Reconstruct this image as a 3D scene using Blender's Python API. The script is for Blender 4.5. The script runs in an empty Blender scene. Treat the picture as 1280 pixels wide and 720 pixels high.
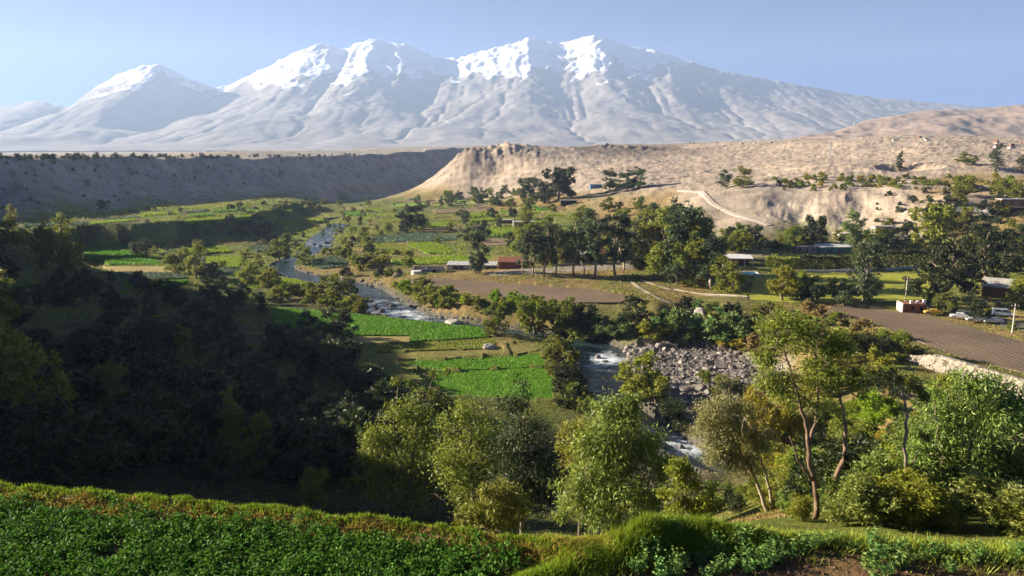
import bpy, math, random
import numpy as np
from mathutils import Vector, Matrix
from mathutils.geometry import delaunay_2d_cdt

S = bpy.context.scene
COL = S.collection
R = math.radians
# ------------------------------------------------------------------ camera, world, sun, exposure
FPX = 900.0                      # focal length in pixels of the 1280 px wide photograph
PITCH = math.atan(160.0 / FPX)
CP, SP = math.cos(PITCH), math.sin(PITCH)
cam = bpy.data.cameras.new('camera'); cam.sensor_width = 36.0; cam.lens = FPX / 1280 * 36.0
cam.clip_start = 0.5; cam.clip_end = 60000
camo = bpy.data.objects.new('camera', cam); COL.objects.link(camo)
camo.location = (0, 0, 0); camo.rotation_euler = (math.pi / 2 - PITCH, 0, 0)
S.camera = camo
SUN_AZ = R(15)                   # the sun stands to the left and this much ahead of the camera
SUN_EL = R(19)
sun_dir = Vector((-math.cos(SUN_AZ) * math.cos(SUN_EL), math.sin(SUN_AZ) * math.cos(SUN_EL), math.sin(SUN_EL)))
W = bpy.data.worlds.new('World'); S.world = W; W.use_nodes = True
nt = W.node_tree; bg = nt.nodes['Background']
sky = nt.nodes.new('ShaderNodeTexSky'); sky.sky_type = 'NISHITA'; sky.sun_disc = False
sky.sun_elevation = SUN_EL; sky.sun_rotation = math.atan2(sun_dir.x, sun_dir.y)
sky.altitude = 4000; sky.air_density = 0.3; sky.dust_density = 0.0; sky.ozone_density = 6.0
nt.links.new(sky.outputs[0], bg.inputs[0]); bg.inputs[1].default_value = 0.05
sl = bpy.data.lights.new('sun', 'SUN'); sl.energy = 5.0; sl.angle = R(0.5); sl.color = (1.0, 0.88, 0.70)
so = bpy.data.objects.new('sun', sl); COL.objects.link(so)
so.rotation_euler = (-sun_dir).to_track_quat('-Z', 'Y').to_euler()
S.view_settings.view_transform = 'Standard'; S.view_settings.look = 'None'
S.view_settings.exposure = 2.18; S.view_settings.gamma = 1.0; S.view_settings.use_curve_mapping = False
S.render.engine = 'CYCLES'
cy = S.cycles
cy.use_denoising = True
try: cy.denoiser = 'OPENIMAGEDENOISE'; cy.denoising_prefilter = 'ACCURATE'
except Exception: pass
cy.max_bounces = 5; cy.diffuse_bounces = 2; cy.glossy_bounces = 2; cy.transmission_bounces = 3; cy.volume_bounces = 0
cy.use_adaptive_sampling = True; cy.adaptive_threshold = 0.02
HAZE_DENSITY = 0.9e-4

# ------------------------------------------------------------------ numeric helpers
def ray(px, py):
    u = (px - 640.0) / FPX; v = (360.0 - py) / FPX
    return np.array((u, CP + v * SP, -SP + v * CP))
def on_plane(px, py, z):
    d = ray(px, py); t = z / d[2]; return d * t
def at_depth(px, py, y):
    d = ray(px, py); return d * (y / d[1])
def _h(ix, iy, seed):
    n = (ix.astype(np.int64) * 374761393 + iy.astype(np.int64) * 668265263 + seed * 974634777) & 0xFFFFFFFF
    n = ((n ^ (n >> 13)) * 1274126177) & 0xFFFFFFFF
    return ((n ^ (n >> 16)) & 0xFFFF) / 65535.0 * (2 * math.pi)
def noise(x, y, seed=0):
    x = np.asarray(x, float); y = np.asarray(y, float)
    x0 = np.floor(x); y0 = np.floor(y); fx = x - x0; fy = y - y0
    u = fx * fx * fx * (fx * (fx * 6 - 15) + 10); v = fy * fy * fy * (fy * (fy * 6 - 15) + 10)
    def g(ix, iy, dx, dy):
        a = _h(ix, iy, seed); return np.cos(a) * dx + np.sin(a) * dy
    n00 = g(x0, y0, fx, fy); n10 = g(x0 + 1, y0, fx - 1, fy)
    n01 = g(x0, y0 + 1, fx, fy - 1); n11 = g(x0 + 1, y0 + 1, fx - 1, fy - 1)
    return (n00 * (1 - u) + n10 * u) * (1 - v) + (n01 * (1 - u) + n11 * u) * v
def fbm(x, y, o=4, seed=0, gain=0.5):
    r = 0; a = 1.0; f = 1.0
    for k in range(o):
        r = r + a * noise(x * f + 17.3 * k, y * f - 9.1 * k, seed + k); a *= gain; f *= 2.03
    return r
def ridged(x, y, o=4, seed=0, gain=0.5):
    r = 0; a = 1.0; f = 1.0
    for k in range(o):
        r = r + a * (1 - 2 * np.abs(noise(x * f + 7.7 * k, y * f + 3.1 * k, seed + k))); a *= gain; f *= 2.1
    return r
def sstep(a, b, x):
    t = np.clip((x - a) / (b - a), 0, 1); return t * t * (3 - 2 * t)
def in_poly(x, y, poly):
    x = np.asarray(x); y = np.asarray(y); r = np.zeros(x.shape, bool)
    n = len(poly); j = n - 1
    for i in range(n):
        xi, yi = poly[i][0], poly[i][1]; xj, yj = poly[j][0], poly[j][1]
        if yi != yj:
            c = ((yi > y) != (yj > y)) & (x < (xj - xi) * (y - yi) / (yj - yi) + xi); r ^= c
        j = i
    return r
def poly_dist(x, y, line):                     # distance to a polyline and the position along it (in vertices)
    best = np.full(np.shape(x), 1e9); pos = np.zeros(np.shape(x))
    for i in range(len(line) - 1):
        ax, ay = line[i][0], line[i][1]; bx, by = line[i + 1][0], line[i + 1][1]
        dx, dy = bx - ax, by - ay; L = dx * dx + dy * dy + 1e-9
        t = np.clip(((x - ax) * dx + (y - ay) * dy) / L, 0, 1)
        d = np.hypot(x - ax - t * dx, y - ay - t * dy)
        m = d < best; best = np.where(m, d, best); pos = np.where(m, i + t, pos)
    return best, pos
def resample(pts, step):
    pts = np.array(pts, float); out = [pts[0]]
    for a, b in zip(pts[:-1], pts[1:]):
        n = max(1, int(np.linalg.norm((b - a)[:2]) / step))
        for k in range(1, n + 1): out.append(a + (b - a) * k / n)
    return np.array(out)
def smooth_line(pts, it=3):
    pts = np.array(pts, float)
    for _ in range(it):
        q = pts.copy(); q[1:-1] = 0.25 * pts[:-2] + 0.5 * pts[1:-1] + 0.25 * pts[2:]; pts = q
    return pts

# ------------------------------------------------------------------ mesh and object helpers
def mesh_np(name, V, F, mat=None, smooth=False, attrs=None):
    """V (n,3); F (m,k) quads or tris"""
    V = np.ascontiguousarray(V, dtype=np.float32); F = np.ascontiguousarray(F, dtype=np.int32)
    me = bpy.data.meshes.new(name); k = F.shape[1]
    me.vertices.add(len(V)); me.vertices.foreach_set('co', V.ravel())
    me.loops.add(F.size); me.loops.foreach_set('vertex_index', F.ravel())
    me.polygons.add(len(F)); me.polygons.foreach_set('loop_start', np.arange(0, F.size, k, dtype=np.int32))
    try: me.polygons.foreach_set('loop_total', np.full(len(F), k, dtype=np.int32))
    except Exception: pass
    me.update(calc_edges=True)
    me.polygons.foreach_set('use_smooth', np.full(len(F), smooth, dtype=bool))
    for nm, arr in (attrs or {}).items():
        arr = np.ascontiguousarray(arr, dtype=np.float32)
        if arr.ndim == 2:
            a = me.attributes.new(nm, 'FLOAT_COLOR', 'POINT'); a.data.foreach_set('color', arr.ravel())
        else:
            a = me.attributes.new(nm, 'FLOAT', 'POINT'); a.data.foreach_set('value', arr)
    if mat: me.materials.append(mat)
    return me
def link(name, me, parent=None, loc=None):
    o = bpy.data.objects.new(name, me); COL.objects.link(o)
    if parent: o.parent = parent
    if loc is not None: o.location = tuple(loc)
    return o
def tag(o, label, cat, group=None):
    o['label'] = label; o['category'] = cat
    if group: o['group'] = group
    return o
def kind(o, k, label=None):
    o['kind'] = k
    if label: o['label'] = label
    return o
def thing(name, label, cat, loc=(0, 0, 0), rz=0.0, group=None):
    o = bpy.data.objects.new(name, None); COL.objects.link(o); o.empty_display_size = 0.5
    o.location = tuple(loc); o.rotation_euler = (0, 0, rz)
    return tag(o, label, cat, group)
def grid_faces(nr, nc):
    i = np.arange(nr - 1)[:, None] * nc + np.arange(nc - 1)[None, :]
    return np.stack([i, i + 1, i + nc + 1, i + nc], -1).reshape(-1, 4)

class MB:
    def __init__(s): s.v = []; s.f = []
    def quad(s, *p):
        n = len(s.v); s.v += [tuple(q) for q in p]; s.f.append(tuple(range(n, n + len(p))))
    def hexa(s, c):
        n = len(s.v); s.v += [tuple(q) for q in c]
        for f in ((3, 2, 1, 0), (4, 5, 6, 7), (0, 1, 5, 4), (1, 2, 6, 5), (2, 3, 7, 6), (3, 0, 4, 7)): s.f.append(tuple(n + i for i in f))
    def box(s, x0, y0, z0, x1, y1, z1):
        s.hexa([(x0, y0, z0), (x1, y0, z0), (x1, y1, z0), (x0, y1, z0), (x0, y0, z1), (x1, y0, z1), (x1, y1, z1), (x0, y1, z1)])
    def tube(s, pts, rad, n=7, cap=True):
        base = len(s.v); pts = [Vector(p) for p in pts]; up = Vector((0.13, 0.31, 0.94))
        for i, p in enumerate(pts):
            d = (pts[min(i + 1, len(pts) - 1)] - pts[max(i - 1, 0)]); d.normalize()
            a = d.cross(up if abs(d.dot(up)) < 0.95 else Vector((1, 0, 0))).normalized(); b = d.cross(a)
            r = rad[i] if hasattr(rad, '__len__') else rad
            for k in range(n):
                t = 2 * math.pi * k / n; s.v.append(tuple(p + a * (r * math.cos(t)) + b * (r * math.sin(t))))
        for i in range(len(pts) - 1):
            for k in range(n):
                q = base + i * n; s.f.append((q + k, q + (k + 1) % n, q + n + (k + 1) % n, q + n + k))
        if cap:
            s.f.append(tuple(base + k for k in reversed(range(n)))); s.f.append(tuple(base + (len(pts) - 1) * n + k for k in range(n)))
    def mesh(s, name, mat, smooth=False):
        me = bpy.data.meshes.new(name); me.from_pydata(s.v, [], s.f); me.update()
        if mat: me.materials.append(mat)
        if smooth: me.polygons.foreach_set('use_smooth', np.ones(len(me.polygons), bool))
        return me
    def build(s, name, mat, parent=None, loc=None, smooth=False): return link(name, s.mesh(name, mat, smooth), parent, loc)

# ------------------------------------------------------------------ materials
def new_mat(name):
    m = bpy.data.materials.new(name); m.use_nodes = True; t = m.node_tree
    return m, t, t.nodes['Principled BSDF']
def nd(t, ty, **kw):
    n = t.nodes.new(ty)
    for k, v in kw.items():
        if k.startswith('i_'): n.inputs[int(k[2:]) if k[2:].isdigit() else k[2:].replace('_', ' ')].default_value = v
        else: setattr(n, k, v)
    return n
def ramp(t, fac, stops):
    r = t.nodes.new('ShaderNodeValToRGB'); e = r.color_ramp.elements
    while len(e) < len(stops): e.new(0.5)
    for k, (p, c) in enumerate(stops): e[k].position = p; e[k].color = (*c, 1) if len(c) == 3 else c
    t.links.new(fac, r.inputs[0]); return r.outputs[0]
def mix(t, fac, a, b, mode='MIX'):
    m = t.nodes.new('ShaderNodeMix'); m.data_type = 'RGBA'; m.blend_type = mode
    for sock, v in ((m.inputs[0], fac), (m.inputs[6], a), (m.inputs[7], b)):
        if hasattr(v, 'links'): t.links.new(v, sock)
        else: sock.default_value = v if not isinstance(v, tuple) else ((*v, 1) if len(v) == 3 else v)
    return m.outputs[2]
def objco(t): return t.nodes.new('ShaderNodeNewGeometry').outputs['Position']
def tex_noise(t, co, scale, detail=4, rough=0.55):
    n = t.nodes.new('ShaderNodeTexNoise'); n.inputs['Scale'].default_value = scale
    n.inputs['Detail'].default_value = detail; n.inputs['Roughness'].default_value = rough
    t.links.new(co, n.inputs['Vector']); return n.outputs[0]
def bump(t, h, strength, dist, bs):
    b = t.nodes.new('ShaderNodeBump'); b.inputs['Strength'].default_value = strength; b.inputs['Distance'].default_value = dist
    t.links.new(h, b.inputs['Height']); t.links.new(b.outputs[0], bs.inputs['Normal'])
def noise_mat(name, c1, c2, scale=1.0, rough=0.85, bdist=0.0, bscale=None, detail=5, spec=0.2, lo=0.35, hi=0.65):
    m, t, b = new_mat(name); co = t.nodes.new('ShaderNodeTexCoord').outputs['Object']
    n = tex_noise(t, co, scale, detail, 0.6)
    t.links.new(ramp(t, n, [(lo, c1), (hi, c2)]), b.inputs['Base Color'])
    b.inputs['Roughness'].default_value = rough; b.inputs['Specular IOR Level'].default_value = spec
    if bdist: bump(t, tex_noise(t, co, bscale or scale * 3, 5, 0.6), 1.0, bdist, b)
    return m
def leaf_mat(name, c1, c2, trans=0.35, rough=0.55, spec=0.3):
    """leaf colour differs from leaf to leaf and a little from plant to plant"""
    m, t, b = new_mat(name)
    g = t.nodes.new('ShaderNodeNewGeometry'); oi = t.nodes.new('ShaderNodeObjectInfo')
    c = ramp(t, g.outputs['Random Per Island'], [(0.0, c1), (1.0, c2)])
    h = t.nodes.new('ShaderNodeHueSaturation')
    mr = nd(t, 'ShaderNodeMapRange'); t.links.new(oi.outputs['Random'], mr.inputs[0]); mr.inputs[3].default_value = 0.478; mr.inputs[4].default_value = 0.522
    mv = nd(t, 'ShaderNodeMapRange'); mm = nd(t, 'ShaderNodeMath', operation='FRACT'); mk = nd(t, 'ShaderNodeMath', operation='MULTIPLY'); mk.inputs[1].default_value = 7.31
    t.links.new(oi.outputs['Random'], mk.inputs[0]); t.links.new(mk.outputs[0], mm.inputs[0]); t.links.new(mm.outputs[0], mv.inputs[0])
    mv.inputs[3].default_value = 0.75; mv.inputs[4].default_value = 1.3
    t.links.new(mr.outputs[0], h.inputs['Hue']); t.links.new(mv.outputs[0], h.inputs['Value']); t.links.new(c, h.inputs['Color'])
    c = h.outputs[0]
    t.links.new(c, b.inputs['Base Color']); b.inputs['Roughness'].default_value = rough; b.inputs['Specular IOR Level'].default_value = spec
    tr = t.nodes.new('ShaderNodeBsdfTranslucent'); t.links.new(c, tr.inputs['Color'])
    mx = t.nodes.new('ShaderNodeMixShader'); mx.inputs[0].default_value = trans
    t.links.new(b.outputs[0], mx.inputs[1]); t.links.new(tr.outputs[0], mx.inputs[2])
    t.links.new(mx.outputs[0], t.nodes['Material Output'].inputs['Surface'])
    return m

# ------------------------------------------------------------------ terrain: control points seen in the photo, each with its height below the camera
CLS = {'s': (0.022, 0.026, 0.011), 'g': (0.135, 0.165, 0.030), 'd': (0.24, 0.175, 0.075), 'h': (0.42, 0.345, 0.285), 'w': (0.33, 0.305, 0.285),  # s: ground darkened where the valley shade falls; w: wall lightened to imitate haze
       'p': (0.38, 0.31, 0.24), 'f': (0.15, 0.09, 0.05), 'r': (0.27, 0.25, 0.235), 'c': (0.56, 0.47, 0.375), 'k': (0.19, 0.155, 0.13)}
CPX = []          # x, y, z, class
def P(px, py, z, c): q = on_plane(px, py, z); CPX.append((q[0], q[1], z, c))
def Q(px, py, y, c): q = at_depth(px, py, y); CPX.append((q[0], q[1], q[2], c))
for x in (-60, -30, 0, 30, 60):
    CPX.append((x, 0, -10.4, 'f')); CPX.append((x, 12, -10.4, 'f'))
for _x in (4, 7, 10, 14, 18, 23): CPX.append((_x, 17.0, -10.42, 'f'))
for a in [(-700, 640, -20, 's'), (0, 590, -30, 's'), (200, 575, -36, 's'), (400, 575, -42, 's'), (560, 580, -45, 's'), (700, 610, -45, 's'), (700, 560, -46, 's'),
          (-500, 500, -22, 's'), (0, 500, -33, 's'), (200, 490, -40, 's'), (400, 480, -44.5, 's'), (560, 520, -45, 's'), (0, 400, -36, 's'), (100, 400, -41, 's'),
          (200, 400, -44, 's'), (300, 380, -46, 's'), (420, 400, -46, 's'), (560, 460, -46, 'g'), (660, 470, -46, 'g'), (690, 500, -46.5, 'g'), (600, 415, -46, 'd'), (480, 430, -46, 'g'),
          # right slope below the stone wall
          (850, 660, -12, 'g'), (960, 650, -12.5, 'g'), (1100, 655, -12, 'g'), (1280, 670, -11.5, 'g'), (1800, 660, -11, 'g'),
          (870, 615, -44, 's'), (960, 610, -26, 'g'), (1100, 600, -21, 'g'), (1280, 600, -19, 'g'), (1800, 560, -20, 'd'),
          (960, 550, -40, 'd'), (1100, 540, -30, 'g'), (1280, 550, -27, 'd'), (850, 560, -48, 'r'), (960, 520, -45, 'd'), (1100, 490, -36, 'd'), (1280, 505, -36, 'd'), (1800, 480, -36, 'd'),
          (960, 470, -46.5, 'r'), (960, 430, -44.5, 'd'), (1020, 440, -40.5, 'd'), (1060, 470, -39, 'd'), (1120, 455, -38.5, 'g'),
          (860, 470, -47.3, 'r'), (860, 500, -47.3, 'r'), (820, 440, -47.6, 'r'), (920, 440, -47, 'r'), (780, 500, -47.8, 'r'),
          (780, 410, -46, 'g'), (860, 412, -46.5, 'g'), (700, 420, -46.5, 'g'), (940, 405, -43, 'd'),
          # right bank terrace
          (700, 392, -43.5, 'd'), (620, 385, -44, 'd'), (560, 372, -44, 'd'), (520, 352, -43, 'd'), (640, 350, -42, 'd'), (770, 368, -42, 'd'), (820, 385, -42, 'd'), (900, 392, -41.5, 'd'), (980, 392, -41.2, 'd'),
          (1040, 385, -41, 'd'), (1160, 395, -41, 'd'), (1280, 430, -40.5, 'd'), (1280, 468, -40, 'd'), (1140, 422, -40.5, 'd'), (1280, 400, -41, 'd'), (1800, 400, -40, 'd'), (1800, 340, -38, 'd'),
          (1000, 375, -41, 'g'), (1150, 375, -41, 'g'), (1000, 340, -41, 'g'), (1160, 340, -40.5, 'g'), (860, 355, -41.5, 'd'), (740, 340, -41.5, 'd'), (640, 335, -42, 'd'), (880, 330, -41, 'd'), (780, 320, -41, 'd'),
          # valley floor
          (520, 335, -44, 'd'), (440, 350, -46, 'd'), (370, 340, -46, 'd'), (380, 325, -45.3, 'g'), (440, 320, -44.6, 'd'), (480, 310, -44, 'd'), (560, 310, -43.5, 'g'), (640, 300, -42, 'g'), (700, 300, -41, 'g'),
          (560, 285, -42.5, 'g'), (640, 275, -40, 'g'), (480, 285, -43, 'g'), (400, 290, -43.7, 'g'), (500, 265, -41.5, 'g'), (430, 265, -42, 'g'), (580, 262, -40, 'g'), (640, 258, -36.5, 'd'), (400, 255, -41, 'g'), (480, 250, -40.5, 'g'), (540, 250, -39, 'd'),
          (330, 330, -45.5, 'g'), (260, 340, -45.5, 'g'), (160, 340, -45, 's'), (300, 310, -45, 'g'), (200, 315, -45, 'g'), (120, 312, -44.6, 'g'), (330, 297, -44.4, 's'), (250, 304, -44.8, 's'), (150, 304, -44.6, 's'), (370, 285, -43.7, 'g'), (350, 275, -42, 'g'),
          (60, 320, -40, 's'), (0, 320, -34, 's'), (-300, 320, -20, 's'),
          # left upper terrace above the bluff
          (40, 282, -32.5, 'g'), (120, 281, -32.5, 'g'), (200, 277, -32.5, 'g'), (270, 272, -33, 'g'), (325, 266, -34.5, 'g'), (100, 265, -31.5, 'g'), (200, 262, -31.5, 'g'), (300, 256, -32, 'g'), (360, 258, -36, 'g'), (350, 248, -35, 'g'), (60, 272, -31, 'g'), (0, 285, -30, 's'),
          ]: P(*a)
for a in [# left canyon wall and rim
          (-300, 195, 480, 'w'), (0, 197, 462, 'w'), (100, 197.5, 562, 'w'), (200, 197, 690, 'w'), (300, 196, 824, 'w'), (380, 195.5, 962, 'w'), (450, 194, 1140, 'w'), (520, 190, 1400, 'w'), (600, 184, 1660, 'w'),
          (0, 232, 441, 'w'), (100, 230, 541, 'w'), (200, 226, 664, 'w'), (300, 223, 796, 'w'), (400, 220, 960, 'w'), (480, 216, 1146, 'w'), (540, 212, 1375, 'w'),
          (0, 268, 420, 'w'), (100, 256, 520, 'w'), (200, 249, 640, 'w'), (300, 245, 770, 'w'), (400, 241.5, 930, 'w'), (480, 238, 1120, 'w'), (530, 234, 1350, 'w'),
          (-300, 196, 700, 'p'), (0, 197, 800, 'p'), (200, 196, 1100, 'p'), (400, 194.5, 1700, 'p'), (0, 195, 1800, 'p'), (300, 194, 2500, 'p'), (600, 187, 3200, 'p'), (0, 193, 4000, 'p'), (500, 189, 4500, 'p'),
          (0, 191, 8000, 'p'), (640, 188, 8000, 'p'), (1280, 186, 8000, 'p'), (2000, 188, 6000, 'p'), (-700, 192, 5000, 'p'),
          # right hill: nose, face, ridge
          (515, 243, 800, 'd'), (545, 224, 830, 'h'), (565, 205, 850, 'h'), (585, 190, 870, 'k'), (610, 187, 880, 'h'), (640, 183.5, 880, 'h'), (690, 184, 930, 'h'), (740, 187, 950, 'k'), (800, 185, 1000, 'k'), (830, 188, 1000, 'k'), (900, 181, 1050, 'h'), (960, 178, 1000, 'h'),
          (1050, 174, 900, 'h'), (1120, 171, 860, 'h'), (1180, 171, 820, 'h'), (1230, 175, 760, 'h'), (1280, 180, 720, 'h'), (1500, 178, 700, 'h'), (1900, 170, 700, 'h'),
          (600, 240, 720, 'h'), (620, 215, 800, 'h'), (660, 235, 640, 'h'), (680, 212, 760, 'h'), (740, 225, 620, 'h'), (760, 205, 780, 'h'), (820, 232, 520, 'h'), (840, 212, 640, 'h'), (850, 200, 800, 'h'),
          (900, 233, 480, 'h'), (930, 215, 600, 'h'), (940, 200, 760, 'h'), (1000, 214, 500, 'h'), (1040, 198, 640, 'h'), (1100, 206, 520, 'h'), (1110, 192, 640, 'h'), (1180, 210, 470, 'h'), (1190, 196, 560, 'h'), (1280, 214, 440, 'h'), (1270, 200, 520, 'h'),
          (700, 255, 520, 'd'), (700, 283, 420, 'g'), (800, 258, 450, 'd'), (820, 290, 370, 'g'), (880, 250, 420, 'h'), (900, 270, 385, 'h'), (930, 285, 350, 'h'), (880, 300, 345, 'g'), (1000, 302, 330, 'g'), (1080, 308, 320, 'g'), (1160, 315, 300, 'g'), (1280, 330, 265, 'g'),
          (960, 238, 430, 'h'), (980, 262, 395, 'c'), (1000, 280, 375, 'c'), (1060, 280, 370, 'c'), (1040, 250, 400, 'h'), (1120, 250, 385, 'h'), (1120, 285, 350, 'h'), (1060, 226, 440, 'h'), (1120, 228, 425, 'h'), (1200, 230, 400, 'd'), (1280, 232, 380, 'd'), (1200, 262, 340, 'h'), (1280, 265, 320, 'd'), (1200, 290, 320, 'd'), (1280, 295, 295, 'd'),
          (750, 183, 1400, 'w'), (830, 181, 1500, 'h'), (700, 187, 2200, 'p'), (900, 183, 2500, 'p'), (1100, 184, 2500, 'p'), (1300, 184, 2500, 'p'),
          ]: Q(*a)
CPX = [c for c in CPX]
cx = np.array([c[0] for c in CPX]); cyy = np.array([c[1] for c in CPX]); cz = np.array([c[2] for c in CPX])
def uv_of(x, y): return x / (y + 10.0) * 1.3, np.log(np.maximum(y, -9) + 10.0) * 0.55
ca, cb = uv_of(cx, cyy)
_r = np.sqrt((ca[:, None] - ca[None]) ** 2 + (cb[:, None] - cb[None]) ** 2 + 0.01 ** 2)
_n = len(ca); _A = np.zeros((_n + 1, _n + 1)); _A[:_n, :_n] = _r - np.eye(_n) * 0.0005; _A[_n, :_n] = 1; _A[:_n, _n] = 1
_w = np.linalg.solve(_A, np.append(cz, 0))
ccol = np.array([CLS[c[3]] for c in CPX])
def rbf(x, y):
    a, b = uv_of(x, y); out = np.empty(a.shape)
    fa, fb, fo = a.ravel(), b.ravel(), out.ravel()
    for i in range(0, fa.size, 20000):
        d = np.sqrt((fa[i:i + 20000, None] - ca) ** 2 + (fb[i:i + 20000, None] - cb) ** 2 + 0.01 ** 2)
        fo[i:i + 20000] = d @ _w[:_n] + _w[_n]
    return fo.reshape(a.shape)
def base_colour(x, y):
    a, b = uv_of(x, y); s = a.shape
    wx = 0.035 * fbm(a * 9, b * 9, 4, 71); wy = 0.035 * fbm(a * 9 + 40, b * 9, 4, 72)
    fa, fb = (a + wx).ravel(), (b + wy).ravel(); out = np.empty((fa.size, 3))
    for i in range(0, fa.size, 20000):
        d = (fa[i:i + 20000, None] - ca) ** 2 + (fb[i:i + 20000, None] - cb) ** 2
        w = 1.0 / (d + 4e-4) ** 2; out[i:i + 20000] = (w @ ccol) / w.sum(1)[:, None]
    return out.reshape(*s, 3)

# the river: photo point, water height, half width
RIV = [(425, 280, -42.9, 5), (412, 289, -43.6, 4.5), (400, 300, -44.3, 5.5), (396, 311, -44.9, 5.5), (370, 322, -45.5, 4), (348, 332, -46.0, 5), (354, 341, -46.4, 4.5), (395, 350, -46.7, 5.5), (446, 357, -47.0, 6), (464, 371, -47.3, 7.5), (480, 388, -47.7, 8.5),
       (530, 402, -48.0, 5), (600, 412, -48.2, 4.5), (660, 421, -48.3, 4.5), (715, 427, -48.4, 5), (765, 429, -48.5, 6.5), (774, 437, -48.6, 6), (758, 450, -48.9, 5.2), (745, 470, -49.1, 5.2), (737, 492, -49.3, 5.2), (748, 509, -49.4, 4.2), (792, 527, -49.6, 3.6), (838, 546, -49.8, 3.4), (860, 564, -50.1, 3.2), (884, 588, -50.4, 3.2), (925, 615, -50.8, 3.5), (1010, 660, -51.5, 3.5)]
_rv = [(*on_plane(a, b, z)[:2], z, w) for a, b, z, w in RIV]
RIVER = smooth_line(resample(_rv, 5.0), 6)
# foreground terrace edge (world y of the crest as a function of x)
EDGE_PX = [(-260, 590), (0, 609), (200, 624), (400, 643), (560, 660), (640, 672), (720, 672), (800, 668), (860, 655), (960, 658), (1100, 668), (1280, 682), (1500, 690)]
EDGE = np.array([on_plane(a, b, -10.2)[:2] for a, b in EDGE_PX])
def edge_y(x): return np.interp(x, EDGE[:, 0], EDGE[:, 1]) + 0.25 * fbm(np.asarray(x) * 0.5, 0.0 * np.asarray(x), 3, 5)
# the hill to the left of the frame that keeps the sun off the valley bottom
SHB = [(60, 318, -44), (130, 340, -46), (215, 360, -46), (330, 385, -46), (420, 410, -46), (480, 440, -46), (500, 470, -46), (540, 520, -45), (575, 560, -45), (610, 605, -44)]
RID = []
for a, b, z in SHB:
    q = on_plane(a, b, z); L = (q[0] + 0.74 * q[1] + 42) / (math.cos(SUN_AZ) - 0.74 * math.sin(SUN_AZ))
    RID.append((q[0] - L * math.cos(SUN_AZ), q[1] + L * math.sin(SUN_AZ), z + L * math.tan(SUN_EL)))
RID = [(RID[0][0] - 30, RID[0][1] + 60, -20)] + RID + [(-118, 116, -2), (-96, 88, -3), (-76, 64, -7), (-62, 46, -11)]
RIDZ = np.array([r[2] for r in RID])
# fields: (photo polygon, material, height above the ground around, top z or None)
FIELDS = []
def F(mat, poly, z=None, lift=0.25): FIELDS.append([mat, poly, z, lift])
F('green', [(335, 384), (420, 390), (500, 399), (600, 410), (612, 421), (514, 427), (512, 419), (420, 419), (350, 412)], -46)
F('straw', [(430, 421), (511, 420.5), (512, 428), (440, 429)], -46.15)
F('olive', [(440, 431), (513, 429), (612, 423.5), (622, 429), (600, 436), (470, 440)], -46.35)
F('straw2', [(470, 442), (600, 437.5), (624, 432), (630, 440), (560, 448), (485, 449)], -46.6)
F('straw2', [(634, 431), (668, 428), (674, 438), (640, 443)], -46.5)
F('green', [(490, 453), (560, 450), (638, 445.5), (674, 443), (683, 457), (640, 459.5), (540, 465)], -46.9)
F('green', [(515, 468), (540, 467), (640, 461), (684, 459), (693, 480), (690, 499), (640, 504), (560, 504)], -47.1)
F('cabbage', [(383, 331), (395, 324), (418, 320), (436, 327), (430, 333), (402, 336)])
F('lime', [(488, 325), (560, 320), (614, 320), (612, 325), (560, 329.5), (495, 331)])
F('lime', [(508, 305), (540, 303), (560, 309), (568, 317), (535, 317), (522, 311)])
F('lime', [(524, 281), (560, 277.5), (572, 280), (560, 284), (530, 284)])
F('lime', [(575, 268), (600, 265.5), (618, 267), (616, 271), (578, 272)])
F('lime', [(603, 288), (640, 285), (680, 286), (678, 290), (640, 294), (605, 292)])
F('cabbage', [(465, 297), (525, 291), (572, 295), (570, 300), (520, 302.5), (470, 303)])
F('soil', [(515, 286.5), (560, 285.5), (600, 281), (606, 284), (598, 287), (530, 289.5)])
F('soil', [(541, 262), (610, 260), (613, 264), (545, 266.5)])
F('soil', [(600, 300), (620, 298), (640, 300), (640, 305), (608, 307)])
F('straw2', [(455, 282), (500, 278), (520, 281), (470, 287)])
F('olive', [(462, 305), (500, 305), (520, 313), (490, 318), (466, 314)])
F('ploughed', [(508, 348), (545, 348), (640, 354.5), (745, 362), (792, 371), (775, 378), (700, 378), (590, 366), (515, 354)], None, 0.15)
F('lawn', [(945, 346), (1020, 344), (1160, 341), (1165, 356), (1150, 376), (1000, 379), (935, 374)], None, 0.1)
F('ploughed', [(1025, 385), (1060, 383), (1135, 390), (1165, 396), (1290, 430), (1290, 469), (1200, 446), (1140, 424), (1090, 404)], None, 0.2)
F('green', [(100, 308), (165, 307), (178, 319), (104, 320)])
F('green', [(128, 323), (192, 322.5), (200, 331), (136, 331)])
F('straw', [(130, 333), (206, 333), (222, 340), (140, 341)])
F('cabbage', [(140, 342), (225, 342), (236, 348), (148, 350)])
F('green', [(150, 352), (238, 350.5), (225, 356), (160, 360)])
F('lime', [(258, 322), (306, 321), (298, 334), (260, 335)])
F('cabbage', [(312, 309), (345, 307), (360, 312), (320, 315)])
F('cabbage', [(30, 281), (110, 278), (112, 281.5), (32, 284)])
F('lime', [(110, 278.5), (165, 274.5), (172, 276), (118, 281)])
F('lime', [(175, 268), (222, 265.5), (224, 267.5), (180, 270.5)])
F('straw2', [(215, 257), (290, 251), (330, 247.5), (300, 252), (225, 260)])
F('olive', [(120, 266), (190, 259), (210, 260), (130, 269)])
F('olive', [(232, 260), (300, 253.5), (318, 254), (250, 262)])
F('cabbage', [(130, 274), (170, 271.5), (178, 273), (138, 276)])
F('olive', [(345, 296), (395, 284), (402, 287), (350, 301)])
F('straw2', [(360, 272), (420, 268), (425, 271), (366, 276)])
F('lime', [(345, 277), (400, 273), (408, 276), (350, 281)])
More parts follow.
